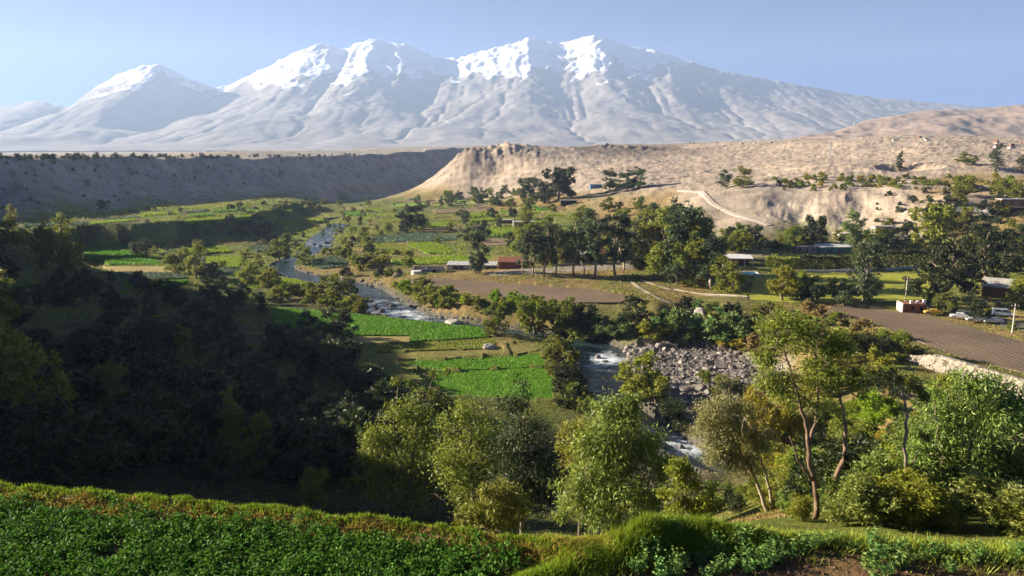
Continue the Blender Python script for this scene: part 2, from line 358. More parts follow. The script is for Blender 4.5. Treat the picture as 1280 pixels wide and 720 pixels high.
F('straw2', [(430, 259), (450, 257), (455, 261), (432, 263)])
F('olive', [(470, 268), (520, 265), (530, 268), (478, 272)])
F('lime', [(490, 256), (530, 253.5), (536, 256), (496, 258.5)])
F('cabbage', [(372, 262), (440, 251), (446, 253), (380, 265)])
F('olive', [(470, 276), (515, 273), (522, 276), (478, 279)])
_fr = random.Random(21)
def _bb(p): return min(q[0] for q in p), min(q[1] for q in p), max(q[0] for q in p), max(q[1] for q in p)
_boxes = [_bb(f[1]) for f in FIELDS] + [(372, 282, 425, 345), (330, 318, 372, 345)]
def parcels(n, region, ws, hs, mats, tilt):
    k = 0; tr = 0
    while k < n and tr < 4000:
        tr += 1; px = _fr.uniform(region[0], region[2]); t = (px - region[0]) / (region[2] - region[0]); lo = region[1] + (region[4] - region[1]) * t; py = _fr.uniform(lo, region[3])
        sc = (py - 236) / 40; w = _fr.uniform(*ws) * sc; h = max(1.3, _fr.uniform(*hs) * sc); sk = _fr.uniform(-6, 14) * sc; dy = tilt * w
        pl = [(px, py), (px + w, py + dy), (px + w + sk, py + dy + h), (px + sk * _fr.uniform(.3, 1), py + h)]; b = _bb(pl)
        if any(b[0] < q[2] + 3 and b[2] > q[0] - 3 and b[1] < q[3] + 0.5 and b[3] > q[1] - 0.5 for q in _boxes): continue
        _boxes.append(b); F(_fr.choice(mats), pl); k += 1
parcels(42, (345, 250, 600, 292, 247), (26, 60), (2.2, 4.6), ['lime', 'green', 'olive', 'cabbage', 'lime', 'straw2', 'soil', 'green'], -0.035)
parcels(12, (580, 256, 690, 300, 256), (24, 46), (2.4, 5), ['lime', 'green', 'olive', 'straw2', 'soil', 'lime'], 0.02)
parcels(16, (60, 266, 320, 280, 250), (26, 56), (1.8, 3.2), ['lime', 'green', 'olive', 'cabbage', 'straw2'], -0.06)
parcels(9, (190, 306, 345, 350, 300), (20, 36), (2.5, 5), ['lime', 'green', 'olive', 'cabbage', 'straw'], -0.03)
GRAVEL = [(770, 434), (800, 430), (870, 431), (925, 440), (957, 465), (952, 495), (905, 510), (860, 512), (800, 505), (783, 480), (778, 456)]
GRAVW = [tuple(on_plane(a, b, -47.6)[:2]) for a, b in GRAVEL]

RIM = np.array([at_depth(a, b, c) for a, b, c in [(-420, 196, 300), (-200, 196.5, 380), (0, 197, 470), (100, 197.3, 570), (200, 197, 695), (300, 196, 830), (380, 195.5, 965), (450, 194, 1140), (520, 190, 1400), (600, 184, 1660), (680, 181, 1900)]])
RIM = smooth_line(resample(RIM, 40.0), 4)
BLUFF = [tuple(p[:2]) for p in smooth_line(resample([on_plane(a, b, -33.0) for a, b in [(-160, 284), (-40, 285), (20, 284.5), (60, 284), (110, 283), (165, 280.5), (210, 277.5), (260, 273.5), (300, 270), (335, 264), (352, 256), (356, 249)]], 14.0), 3)]
def terrain_raw(x, y):
    z = rbf(x, y)
    d, pos = poly_dist(x, y, [tuple(p[:2]) for p in RIM[::2]]); pi = np.clip(pos * 2, 0, len(RIM) - 1); rx = np.interp(pi, np.arange(len(RIM)), RIM[:, 0]); ry = np.interp(pi, np.arange(len(RIM)), RIM[:, 1]); zr = np.interp(pi, np.arange(len(RIM)), RIM[:, 2])
    ax = np.interp(pi, np.arange(len(RIM)), np.gradient(RIM[:, 0])); ay = np.interp(pi, np.arange(len(RIM)), np.gradient(RIM[:, 1])); side = (x - rx) * ay - (y - ry) * ax      # > 0 towards the valley
    zr = zr + 5.0 * fbm(rx / 85, ry / 85, 4, 26); d = np.maximum(d + 14.0 * fbm(x / 70, y / 70, 4, 16) * sstep(4, 30, d), 0); wd = 78.0; tt = np.clip(d / wd, 0, 1); prof = zr - (zr + 33.0) * (1 - (1 - tt) ** 1.9) + 1.0 * fbm(x / 14, y / 14, 3, 17) * np.sin(np.pi * tt)
    zw = np.where(side > 0, np.where(d < wd, np.where(tt < 0.8, prof, prof + (np.minimum(z, -28) - prof) * (tt - 0.8) / 0.2), z), zr + (z - zr) * sstep(40, 420, d) + 0.5 * fbm(x / 30, y / 30, 3, 18))
    z = np.where((x < -0.28 * y + 420) & (y > 250) & ((side <= 0) & (d < 420) | (d < wd + 20)), zw, z)
    # edge of the upper left terrace: level above, a steep earth bluff, level below
    d, pos = poly_dist(x, y, BLUFF); k = np.arange(len(BLUFF)); B = np.array(BLUFF); bx = np.interp(pos, k, B[:, 0]); by = np.interp(pos, k, B[:, 1]); ax = np.interp(pos, k, np.gradient(B[:, 0])); ay = np.interp(pos, k, np.gradient(B[:, 1]))
    sd = np.sign((x - bx) * ay - (y - by) * ax) * d + 3.0 * fbm(x / 18, y / 18, 3, 20); inb = (pos > 0.02) & (pos < len(BLUFF) - 1.02)
    low = np.minimum(z, -44.6 + 0.6 * fbm(x / 20, y / 20, 2, 25)); zb = np.where(sd > 0, np.where(sd < 10, -33.0 + (low + 33.0) * sstep(0, 10, sd), low + (z - low) * sstep(30, 70, sd)), np.minimum(z, -33.0 + 0.006 * d) + (z - np.minimum(z, -33.0 + 0.006 * d)) * sstep(50, 110, d))
    zb = np.where((sd <= 0) & (d < 110), np.maximum(zb, -33.2), zb)
    z = np.where((d < 110) & inb & (x < 0), zb, z)
    far = sstep(30, 120, y)
    st = 0.012 * np.hypot(x, y)
    rough = sstep(-38, -20, z) * sstep(380, 480, y) * (1 - sstep(1300, 2500, y)) * np.where(x < -0.12 * y, 0.12, 1.0)
    z = z + far * (0.30 * fbm(x / 22, y / 22, 4, 11) + rough * np.where(x < -0.12 * y, 0.0, 1.0) * 0.7 * ridged(x / 9, y / 14, 3, 19) + rough * (2.6 * fbm(x / 90, y / 130, 5, 12, 0.5) + 0.8 * ridged(x / 26, y / 40, 4, 13) - 1.0))
    z = z + sstep(1500, 3500, y) * 14 * fbm(x / 400, y / 400, 4, 14)
    # rocky crown of the hill's nose, cave mouth, right hollow dug to make shade
    crown = np.exp(-(((x + 25) / 50) ** 2 + ((y - 880) / 55) ** 2)); z = z + crown * (8 * np.abs(fbm(x / 12, y / 18, 4, 21)) + 3 * ridged(x / 22, y / 34, 3, 22) - 2)
    crown = np.exp(-(((x - 150) / 60) ** 2 + ((y - 1000) / 50) ** 2)); z = z + crown * (10 * np.abs(fbm(x / 14, y / 18, 4, 23)) - 1)
    cl = sstep(330, 350, y) * (1 - sstep(405, 425, y)) * sstep(120, 140, x) * (1 - sstep(215, 235, x)); z = z + cl * 1.6 * ridged(x / 18, y / 30, 3, 24)
    for ax, ay, rx, ry, dp in ((264, 485, 20, 26, 13), (318, 436, 24, 22, 9)): z = z - dp * (1 - sstep(0.5, 1.0, np.hypot((x - ax) / rx, (y - ay) / ry)))
    # hill out of the frame
    d, pos = poly_dist(x, y, RID); hz = np.interp(pos, np.arange(len(RID)), RIDZ)
    hz = hz - 1.15 * np.maximum(d - 3, 0) + 1.6 * fbm(x / 25, y / 25, 3, 15)
    z = np.maximum(z, hz)
    return z
def hard_features(x, y, z):
    ye = edge_y(x); near = y < 140
    fz = np.where(y < ye, -10.42 + 0.05 * fbm(x * 0.8, y * 0.8, 3, 31), -10.42 - 0.85 * (y - ye))
    zz = np.where(y < ye, fz, np.minimum(np.maximum(z, fz), -10.6 - 0.12 * (y - ye)))
    z = np.where(near & (np.abs(x) < 60), zz, z)
    # grassy bank along the terrace edge and the one that crosses towards the camera
    for ln, h, wd in BERMS:
        d, pos = poly_dist(x, y, ln); hh = np.interp(pos, np.arange(len(ln)), np.array([p[2] for p in ln]))
        z = z + np.where(y < 40, hh * np.exp(-(d / wd) ** 2) * (1 + 0.35 * fbm(x * 1.1, y * 1.1, 2, 33)), 0)
    return z
BERMS = []
def berm(pts, wd):
    BERMS.append(([(*on_plane(a, b, -10.2)[:2], h) for a, b, h in pts], 0, wd))
berm([(-260, 590, .35), (0, 612, .35), (200, 628, .32), (400, 646, .3), (560, 664, .3), (640, 675, .3), (715, 688, .35), (800, 676, .4)], 0.55)
berm([(600, 745, .12), (660, 722, .16), (740, 700, .18), (795, 684, .22), (830, 668, .28), (880, 662, .22), (950, 664, .15)], 0.42)

# grid in (x/(y+10), log(y+10))
_ui = np.linspace(-0.80, 0.80, 1050); UG = np.concatenate([np.linspace(-1.7, -0.80, 110)[:-1], _ui, np.linspace(0.80, 1.5, 80)[1:]])
WG = np.concatenate([np.linspace(math.log(10.0), math.log(55.0), 230)[:-1], np.linspace(math.log(55.0), math.log(7800.0), 470)])
YY = np.exp(WG)[:, None] - 10.0 + 0 * UG[None, :]; XX = UG[None, :] * (YY + 10.0)
ZZ = terrain_raw(XX, YY)
def lookup(G, x, y):
    x = np.asarray(x, float); y = np.asarray(y, float)
    u = np.interp(x / (y + 10.0), UG, np.arange(len(UG))); w = np.interp(np.log(np.maximum(y, 0) + 10.0), WG, np.arange(len(WG)))
    w = np.clip(w, 0, len(WG) - 1.001); u = np.clip(u, 0, len(UG) - 1.001)
    iu = u.astype(int); iw = w.astype(int); fu = u - iu; fw = w - iw
    return (G[iw, iu] * (1 - fu) + G[iw, iu + 1] * fu) * (1 - fw) + (G[iw + 1, iu] * (1 - fu) + G[iw + 1, iu + 1] * fu) * fw
_TT = np.exp(np.linspace(math.log(12), math.log(6000), 1400))
def cast(px, py):
    d = ray(px, py); p = d[None] * (_TT / d[1])[:, None]; g = lookup(ZZ, p[:, 0], p[:, 1]) - p[:, 2]
    i = np.argmax(g > 0)
    if g[i] <= 0: i = len(_TT) - 1
    if i == 0: return p[0]
    t = g[i - 1] / (g[i - 1] - g[i] + 1e-9); return p[i - 1] + (p[i] - p[i - 1]) * t
# river bed
dr, pr = poly_dist(XX, YY, [tuple(p[:2]) for p in RIVER[::2]])
ridx = np.clip(pr * 2, 0, len(RIVER) - 1); rz = np.interp(ridx, np.arange(len(RIVER)), RIVER[:, 2]); rw = np.interp(ridx, np.arange(len(RIVER)), RIVER[:, 3])
bank = rz - 0.9 + 2.0 * sstep(0.8, 1.25, dr / rw) + 4.0 * np.clip((dr / rw - 1.25), 0, 30) ** 1.1 * 0.8
ZZ = np.where((YY < 700) & (YY > 60), np.minimum(ZZ, bank), ZZ)
gin = in_poly(XX, YY, GRAVW); ZZ = np.where(gin & (dr > rw * 1.1), -47.75 + 0.35 * fbm(XX / 4, YY / 4, 4, 41), ZZ)
# fields become level (or evenly sloping) terraces
FW = []
for mat, poly, z, lift in FIELDS:
    if z is None:
        pts = np.array([cast(a, b) for a, b in poly])
        A = np.c_[pts[:, :2], np.ones(len(pts))]; k, *_ = np.linalg.lstsq(A, pts[:, 2], rcond=None)
        c = pts.mean(0); g = np.hypot(k[0], k[1]); lim = 0.03
        if g > lim: k[:2] *= lim / g
        k[2] = c[2] - k[0] * c[0] - k[1] * c[1]
        wp = []
        for a, b in poly:
            d = ray(a, b); t = k[2] / (d[2] - k[0] * d[0] - k[1] * d[1]); q = d * t; wp.append((q[0], q[1]))
        cc = np.array(wp).mean(0)
        if max(np.hypot(*(np.array(w) - c[:2])) for w in wp) > 400: wp = [tuple(p[:2]) for p in pts]
    else:
        k = np.array((0, 0, z)); wp = [tuple(on_plane(a, b, z)[:2]) for a, b in poly]
    k = k.copy(); k[2] += 0.0
    FW.append((mat, wp, k, lift))
    m = in_poly(XX, YY, wp); ZZ = np.where(m, k[0] * XX + k[1] * YY + k[2] - 0.12 - 0.0006 * YY, ZZ)
ZZ = hard_features(XX, YY, ZZ)
def ground(x, y): return float(lookup(ZZ, x, y))
def ground_np(x, y): return lookup(ZZ, x, y)
def edge_smooth(): pass

# ------------------------------------------------------------------ ground mesh and its colours
def ground_material():
    m, t, b = new_mat('valley_ground'); at = nd(t, 'ShaderNodeAttribute', attribute_name='Col'); co = objco(t)
    n1 = tex_noise(t, co, 0.9, 6, 0.65); n2 = tex_noise(t, co, 0.06, 5, 0.6); n3 = tex_noise(t, co, 0.012, 4, 0.6)
    c = mix(t, 1.0, at.outputs['Color'], ramp(t, n1, [(0.25, (0.45, 0.42, 0.38)), (0.5, (0.95, 0.95, 0.95)), (0.75, (1.45, 1.42, 1.35))]), 'MULTIPLY')
    c = mix(t, 1.0, c, ramp(t, n2, [(0.3, (0.68, 0.70, 0.66)), (0.7, (1.25, 1.22, 1.16))]), 'MULTIPLY')
    c = mix(t, 1.0, c, ramp(t, n3, [(0.35, (0.86, 0.86, 0.88)), (0.65, (1.12, 1.08, 1.03))]), 'MULTIPLY')
    t.links.new(c, b.inputs['Base Color']); b.inputs['Roughness'].default_value = 0.95; b.inputs['Specular IOR Level'].default_value = 0.1
    bump(t, tex_noise(t, co, 0.5, 8, 0.7), 1.0, 0.55, b)
    return m
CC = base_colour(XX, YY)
# green and dry patches on the valley floor, scrub on slopes, steep faces paler
flo = sstep(60, 110, YY) * (1 - sstep(900, 1300, YY)) * (1 - sstep(-36, -30, ZZ))
gp = sstep(-0.1, 0.25, fbm(XX / 26, YY / 40, 4, 51))
CC = CC * (1 - (flo * gp * 0.55)[..., None]) + np.array((0.10, 0.125, 0.03)) * (flo * gp * 0.55)[..., None]
slope_x = np.abs(np.gradient(ZZ, axis=1) / np.maximum(np.gradient(XX, axis=1), 1e-3)); slope_y = np.abs(np.gradient(ZZ, axis=0) / np.maximum(np.gradient(YY, axis=0), 1e-3))
stp = np.hypot(slope_x, slope_y)
rk = sstep(0.55, 1.1, stp) * sstep(300, 400, YY) * sstep(-0.72, -0.4, XX / (YY + 10)) * (XX > -0.2 * YY)
CC = CC * (1 - 0.45 * rk[..., None]) + np.array((0.30, 0.24, 0.19)) * 0.45 * rk[..., None]
fl = sstep(0.18, 0.42, fbm(XX / 7, YY / 11, 4, 55)) * sstep(-30, -15, ZZ) * sstep(380, 480, YY) * (1 - sstep(1200, 1600, YY))
CC = CC * (1 - 0.75 * fl[..., None]) + np.array((0.16, 0.125, 0.085)) * 0.75 * fl[..., None]
ge = np.where(gin, 1.0, 0.0); CC = CC * (1 - ge[..., None]) + np.array((0.20, 0.18, 0.165)) * ge[..., None]
wet = (dr < rw * 1.3) & (YY < 700); CC = np.where(wet[..., None], np.array((0.13, 0.12, 0.10)), CC)
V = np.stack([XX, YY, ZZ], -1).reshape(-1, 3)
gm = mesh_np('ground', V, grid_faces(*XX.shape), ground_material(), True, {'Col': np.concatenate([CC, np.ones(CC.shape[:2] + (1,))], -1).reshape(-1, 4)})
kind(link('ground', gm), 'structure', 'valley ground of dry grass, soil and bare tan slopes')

# ------------------------------------------------------------------ snowy mountains
SKY = np.array([(-500, 168), (-250, 158), (-100, 148), (0, 137), (30, 131), (55, 126), (75, 131), (88, 136), (105, 125), (130, 110), (155, 97), (180, 87), (200, 83), (215, 84), (240, 97), (270, 110), (290, 110), (310, 100), (335, 88), (360, 75), (380, 66), (400, 59), (418, 58), (435, 64), (450, 57), (470, 49), (490, 56), (510, 57), (530, 66), (555, 77), (575, 74), (600, 66), (615, 62), (640, 57), (660, 49), (690, 55), (710, 53), (740, 47), (760, 52), (790, 62), (820, 66), (850, 78), (900, 90), (960, 103), (1020, 113), (1080, 122), (1140, 128), (1200, 133), (1280, 140), (1500, 158), (1800, 172)], float)
def mountains():
    dx = 45.0; xs = np.arange(-9000, 9001, dx); ys = np.arange(5600, 11800, dx)
    X, Y = np.meshgrid(xs, ys)
    yc = 10200 + 500 * fbm(xs / 2600, xs * 0, 3, 61) - 900 * np.exp(-((xs + 5000) / 1500.0) ** 2)
    pxs = 640 + FPX * xs / yc * 1.03
    pyy = np.interp(pxs, SKY[:, 0], SKY[:, 1]); v = (360 - pyy) / FPX; el = (-SP + v * CP) / (CP + v * SP)
    crest = el * yc
    toe = 70.0
    t = np.clip((Y - 5600) / (yc[None] - 5600), 0, None)
    wx = 260 * fbm(X / 1500, Y / 1500, 3, 62)
    cr = np.interp(X + wx * (1 - np.clip(t, 0, 1)) * 2.2, xs, crest)
    tt = np.clip(t, 0, 1); g = 0.22 * tt ** 0.9 + 0.78 * tt ** 2.5
    h = toe + (cr - toe) * g
    h = np.where(t > 1, crest[None] - (Y - yc[None]) * 0.5, h)
    env = np.sin(np.pi * np.clip(tt, 0, 1)) ** 0.8
    h = h + env * (70 * fbm(X / 1200, Y / 1000, 4, 63) + 16 * ridged(X / 500, Y / 900, 3, 64) - 10) + 6 * noise(X / 90, Y / 90, 65)
    n, m = h.shape; H = h.ravel().tolist()
    offs = [(-1, -1, 1.414), (-1, 0, 1), (-1, 1, 1.414), (0, -1, 1), (0, 1, 1), (1, -1, 1.414), (1, 0, 1), (1, 1, 1.414)]
    for it in range(9):
        A2 = np.array(H).reshape(n, m); best = np.zeros((n, m)); rec = np.arange(n * m).reshape(n, m).copy(); idx = rec.copy(); dist = np.ones((n, m))
        pad = np.pad(A2, 1, constant_values=1e9); pidx = np.pad(idx, 1, mode='edge')
        for dy, dxx, dd in offs:
            s = (A2 - pad[1 + dy:1 + dy + n, 1 + dxx:1 + dxx + m]) / dd
            mk = s > best; best = np.where(mk, s, best); rec = np.where(mk, pidx[1 + dy:1 + dy + n, 1 + dxx:1 + dxx + m], rec); dist = np.where(mk, dd, dist)
        order = np.argsort(-A2.ravel()).tolist(); rl = rec.ravel().tolist(); dl = dist.ravel().tolist(); ar = [1.0] * (n * m)
        for i in order:
            r = rl[i]
            if r != i: ar[r] += ar[i]
        K = 0.012
        for i in reversed(order):
            r = rl[i]
            if r != i:
                f = K * math.sqrt(ar[i]) / dl[i]
                if H[r] < H[i]: H[i] = (H[i] + f * H[r]) / (1 + f) if H[i] > 75 else H[i]
        a = np.array(H).reshape(n, m); b = a.copy()
        b[1:-1, 1:-1] = 0.92 * a[1:-1, 1:-1] + 0.02 * (a[:-2, 1:-1] + a[2:, 1:-1] + a[1:-1, :-2] + a[1:-1, 2:]); H = b.ravel().tolist()
    E = np.array(H).reshape(n, m)
    # keep the skyline where the photo has it: lift every column of sight back up to the drawn crest
    sl = E / Y; colmax = np.zeros(m)
    pc = X / Y; bins = np.linspace(-1.0, 1.0, 260); bi = np.clip(np.digitize(pc, bins), 0, 260)
    mx = np.zeros(261)
    np.maximum.at(mx, bi.ravel(), sl.ravel())
    bc = np.concatenate([[bins[0]], 0.5 * (bins[1:] + bins[:-1]), [bins[-1]]])
    pyb = np.interp(640 + FPX * bc / 0.985 * 1.0, SKY[:, 0], SKY[:, 1]); vb = (360 - pyb) / FPX; elb = (-SP + vb * CP) / (CP + vb * SP)
    fac = np.where(mx > 0.004, elb / np.maximum(mx, 0.004), 1.0); fac = np.clip(fac, 0.6, 1.7)
    fg = np.interp(pc, bc, np.convolve(np.pad(fac, 1, mode='edge'), [0.25, 0.5, 0.25], 'valid'))
    E = E * (1 + (fg - 1) * sstep(0.25, 0.85, np.clip(t, 0, 1)))
    # finer grid
    f = 2
    def up(a):
        r = np.empty((2 * n - 1, m)); r[::2] = a; r[1::2] = 0.5 * (a[1:] + a[:-1]); q = np.empty((2 * n - 1, 2 * m - 1)); q[:, ::2] = r; q[:, 1::2] = 0.5 * (r[:, 1:] + r[:, :-1]); return q
    E, X, Y, T = up(E), up(X), up(Y), up(np.clip(t, 0, 1.2))
    amp = sstep(100, 800, E)
    hi = sstep(650, 1150, E); E = E + amp * (12 * ridged(X / 190, Y / 190, 4, 66) + 6 * fbm(X / 60, Y / 60, 3, 67)) + hi * (32 * ridged(X / 300 + 0.3 * fbm(X / 400, Y / 400, 2, 70), Y / 520, 4, 69, 0.55) - 30)
    gx = np.gradient(E, axis=1) / (dx / 2); gy = np.gradient(E, axis=0) / (dx / 2); st = np.hypot(gx, gy)
    line = np.interp(X, [-9000, -4600, -1500, 1200, 3000, 6000], [1000, 860, 1040, 1090, 1230, 1800])
    sn = (E - line) / 330 + 0.85 * fbm(X / 300, Y / 420, 5, 68) - 0.7 * (st - 0.75) + 0.25 * gx - 0.1
    snow = sstep(-0.08, 0.16, sn)
    return mesh_np('snow_mountains', np.stack([X, Y, E], -1).reshape(-1, 3), grid_faces(*E.shape), None, True, {'snow': snow.ravel(), 'steep': st.ravel()})
def mountain_material():
    m, t, b = new_mat('mountain_rock_and_snow'); co = objco(t)
    a = nd(t, 'ShaderNodeAttribute', attribute_name='snow'); s = nd(t, 'ShaderNodeAttribute', attribute_name='steep')
    n = tex_noise(t, co, 0.002, 6, 0.6); n2 = tex_noise(t, co, 0.012, 5, 0.65)
    rock = ramp(t, n, [(0.3, (0.22, 0.19, 0.165)), (0.5, (0.31, 0.272, 0.238)), (0.7, (0.40, 0.352, 0.31))])
    rock = mix(t, 1.0, rock, ramp(t, n2, [(0.3, (0.75, 0.75, 0.75)), (0.7, (1.2, 1.2, 1.2))]), 'MULTIPLY')
    ad = nd(t, 'ShaderNodeMath', operation='ADD'); sb = nd(t, 'ShaderNodeMath', operation='SUBTRACT'); sb.inputs[1].default_value = 0.5; t.links.new(n2, sb.inputs[0])
    t.links.new(a.outputs['Fac'], ad.inputs[0]); t.links.new(sb.outputs[0], ad.inputs[1])
    k = ramp(t, ad.outputs[0], [(0.35, (0, 0, 0)), (0.6, (1, 1, 1))])
    t.links.new(mix(t, k, rock, (0.92, 0.93, 0.95)), b.inputs['Base Color']); b.inputs['Roughness'].default_value = 0.9; b.inputs['Specular IOR Level'].default_value = 0.1
    bump(t, tex_noise(t, co, 0.01, 8, 0.65), 1.0, 9.0, b)
    return m
mm = mountains(); mm.materials.append(mountain_material())
kind(link('snow_mountains', mm), 'structure', 'snow capped volcanic mountain range across the horizon')

def far_hill():
    prof = np.array([(960, 186), (1015, 177), (1050, 165), (1085, 153), (1120, 147), (1160, 142.5), (1200, 141), (1240, 137.5), (1280, 135), (1500, 122), (1800, 130)], float)
    pxs = np.linspace(950, 1700, 330); tt = np.linspace(0, 1.5, 120); y0, y1 = 2300.0, 3600.0
    PX, T = np.meshgrid(pxs, tt); Y = y0 + (y1 - y0) * T; X = (PX - 640) / FPX * 0.985 * Y
    v = (360 - np.interp(PX, prof[:, 0], prof[:, 1])) / FPX; el = (-SP + v * CP) / (CP + v * SP)
    Hc = el * y1; g = np.where(T < 1, sstep(-0.15, 1.0, T) ** 1.3, 1 - 0.5 * (T - 1))
    Z = 38 + (Hc - 38) * g + np.sin(np.pi * np.clip(T, 0, 1)) * (30 * fbm(X / 260, Y / 260, 5, 81) + 16 * ridged(X / 300, Y / 600, 3, 82))
    Z = Z + 2.0 * fbm(X / 60, Y / 60, 3, 83)
    return mesh_np('bare_hill', np.stack([X, Y, Z], -1).reshape(-1, 3), grid_faces(*Z.shape), noise_mat('bare_hill_soil', (0.24, 0.17, 0.125), (0.36, 0.265, 0.20), 0.004, 0.95, 3.0, 0.03, 7), True)
kind(link('bare_hill', far_hill()), 'structure', 'bare brown hill in front of the mountains on the right')

# ------------------------------------------------------------------ haze
def haze():
    m = bpy.data.materials.new('haze'); m.use_nodes = True; t = m.node_tree; t.nodes.clear()
    o = t.nodes.new('ShaderNodeOutputMaterial'); v = t.nodes.new('ShaderNodeVolumePrincipled')
    v.inputs['Color'].default_value = (0.45, 0.61, 0.91, 1); v.inputs['Density'].default_value = HAZE_DENSITY; v.inputs['Anisotropy'].default_value = 0.16
    t.links.new(v.outputs[0], o.inputs['Volume'])
    b = MB(); b.box(-9300, -60, -56, 9300, 11900, 1720); h = b.build('haze', m); kind(h, 'stuff', 'pale blue haze over the valley'); return h
haze()
# ------------------------------------------------------------------ fields
def field_mat(name, c1, c2, scale=0.6, row=None, bd=0.15):
    m, t, b = new_mat(name); co = objco(t)
    n = tex_noise(t, co, scale, 6, 0.65); n2 = tex_noise(t, co, 0.05, 4, 0.6)
    c = ramp(t, n, [(0.3, c1), (0.7, c2)])
    c = mix(t, 1.0, c, ramp(t, n2, [(0.3, (0.78, 0.76, 0.72)), (0.7, (1.2, 1.18, 1.12))]), 'MULTIPLY')
    h = n
    if row:
        w = t.nodes.new('ShaderNodeTexWave'); w.inputs['Scale'].default_value = row[0]; w.inputs['Distortion'].default_value = 1.2; w.inputs['Detail'].default_value = 3; w.inputs['Detail Scale'].default_value = 0.6
        mp = t.nodes.new('ShaderNodeMapping'); mp.inputs['Rotation'].default_value = (0, 0, row[1]); t.links.new(co, mp.inputs[0]); t.links.new(mp.outputs[0], w.inputs['Vector'])
        a = nd(t, 'ShaderNodeMath', operation='MULTIPLY_ADD'); a.inputs[1].default_value = 0.8; t.links.new(w.outputs['Fac'], a.inputs[0]); t.links.new(n, a.inputs[2]); h = a.outputs[0]
    t.links.new(c, b.inputs['Base Color']); b.inputs['Roughness'].default_value = 0.95; b.inputs['Specular IOR Level'].default_value = 0.1
    bump(t, h, 1.0, bd, b); return m
FM = {'green': field_mat('green_crop', (0.085, 0.20, 0.012), (0.145, 0.29, 0.020), 0.9),
      'lime': field_mat('lime_crop', (0.12, 0.24, 0.02), (0.19, 0.32, 0.03), 0.7),
      'olive': field_mat('olive_crop', (0.10, 0.13, 0.025), (0.17, 0.20, 0.035), 0.7),
      'straw': field_mat('straw_stubble', (0.24, 0.20, 0.07), (0.36, 0.29, 0.11), 0.7),
      'straw2': field_mat('short_grass', (0.17, 0.165, 0.05), (0.28, 0.235, 0.085), 0.7),
      'cabbage': field_mat('cabbage_crop', (0.045, 0.085, 0.045), (0.10, 0.15, 0.085), 0.8, (0.35, 0.3)),
      'soil': field_mat('bare_field_soil', (0.16, 0.115, 0.075), (0.24, 0.175, 0.115), 0.4, (0.3, 1.2)),
      'ploughed': field_mat('ploughed_soil', (0.135, 0.10, 0.07), (0.21, 0.16, 0.115), 1.6, (0.42, 1.1), 0.13),
      'lawn': field_mat('lawn_grass', (0.22, 0.25, 0.03), (0.34, 0.33, 0.055), 0.3)}
FNAME = {'green': 'crop_field', 'lime': 'crop_field', 'olive': 'crop_field', 'straw': 'stubble_field', 'straw2': 'stubble_field', 'cabbage': 'cabbage_field', 'soil': 'bare_field', 'ploughed': 'ploughed_field', 'lawn': 'lawn'}
def densify(poly, step):
    out = []
    for i in range(len(poly)):
        a = np.array(poly[i]); b = np.array(poly[(i + 1) % len(poly)]); L = np.linalg.norm(b - a); n = max(1, int(L / step))
        for k in range(n): out.append(a + (b - a) * k / n)
    return np.array(out)
TUFT = {}
frng = np.random.default_rng(5)
for mat, wp, k, lift in FW:
    c = np.mean(wp, 0); dist = max(c[1], 80)
    B = densify(wp, dist * 0.012); B = B + 0.0022 * dist * np.stack([fbm(B[:, 0] * 0.11, B[:, 1] * 0.11, 3, 91), fbm(B[:, 0] * 0.11, B[:, 1] * 0.11, 3, 92)], -1)
    lo, hi = B.min(0), B.max(0); st = max(dist * 0.016, (hi - lo).max() / 70)
    gx, gy = np.meshgrid(np.arange(lo[0], hi[0], st), np.arange(lo[1], hi[1], st)); gx = gx.ravel(); gy = gy.ravel()
    ins = in_poly(gx, gy, B); gx, gy = gx[ins], gy[ins]
    nb = len(B); pts = [Vector(p) for p in B] + [Vector((a, b)) for a, b in zip(gx, gy)]
    res = delaunay_2d_cdt(pts, [], [list(range(nb))], 1, 1e-4)
    vs = np.array([(v.x, v.y) for v in res[0]]); zt = k[0] * vs[:, 0] + k[1] * vs[:, 1] + k[2] + lift * 0.3 + 0.10 * fbm(vs[:, 0] / 7, vs[:, 1] / 7, 3, 93)
    V = [(*a, z) for a, z in zip(vs, zt)]; Fc = [tuple(f) for f in res[2]]
    edges = {}
    for f in Fc:
        for a, b in zip(f, f[1:] + f[:1]):
            edges[(a, b)] = 1
    n0 = len(V); low = {}
    for (a, b) in list(edges):
        if (b, a) not in edges:
            for q in (a, b):
                if q not in low: low[q] = len(V); V.append((V[q][0], V[q][1], V[q][2] - 1.6))
            Fc.append((a, low[a], low[b], b))
    me = bpy.data.meshes.new(FNAME[mat]); me.from_pydata(V, [], Fc); me.update(); me.materials.append(FM[mat])
    kind(link(FNAME[mat], me), 'structure')
    # standing crop on the field
    area = abs(sum(B[i][0] * B[i - 1][1] - B[i - 1][0] * B[i][1] for i in range(nb))) / 2
    if mat in ('green', 'lime', 'cabbage', 'olive', 'straw2') and c[1] < 650:
        n = int(min(area * 14, 26000 if c[1] < 220 else 5000)); qx = frng.uniform(lo[0], hi[0], n * 2); qy = frng.uniform(lo[1], hi[1], n * 2); ii = in_poly(qx, qy, B); qx, qy = qx[ii][:n], qy[ii][:n]
        TUFT.setdefault(mat, []).append(np.stack([qx, qy, k[0] * qx + k[1] * qy + k[2] + lift * 0.3, 0 * qx + dist], -1))

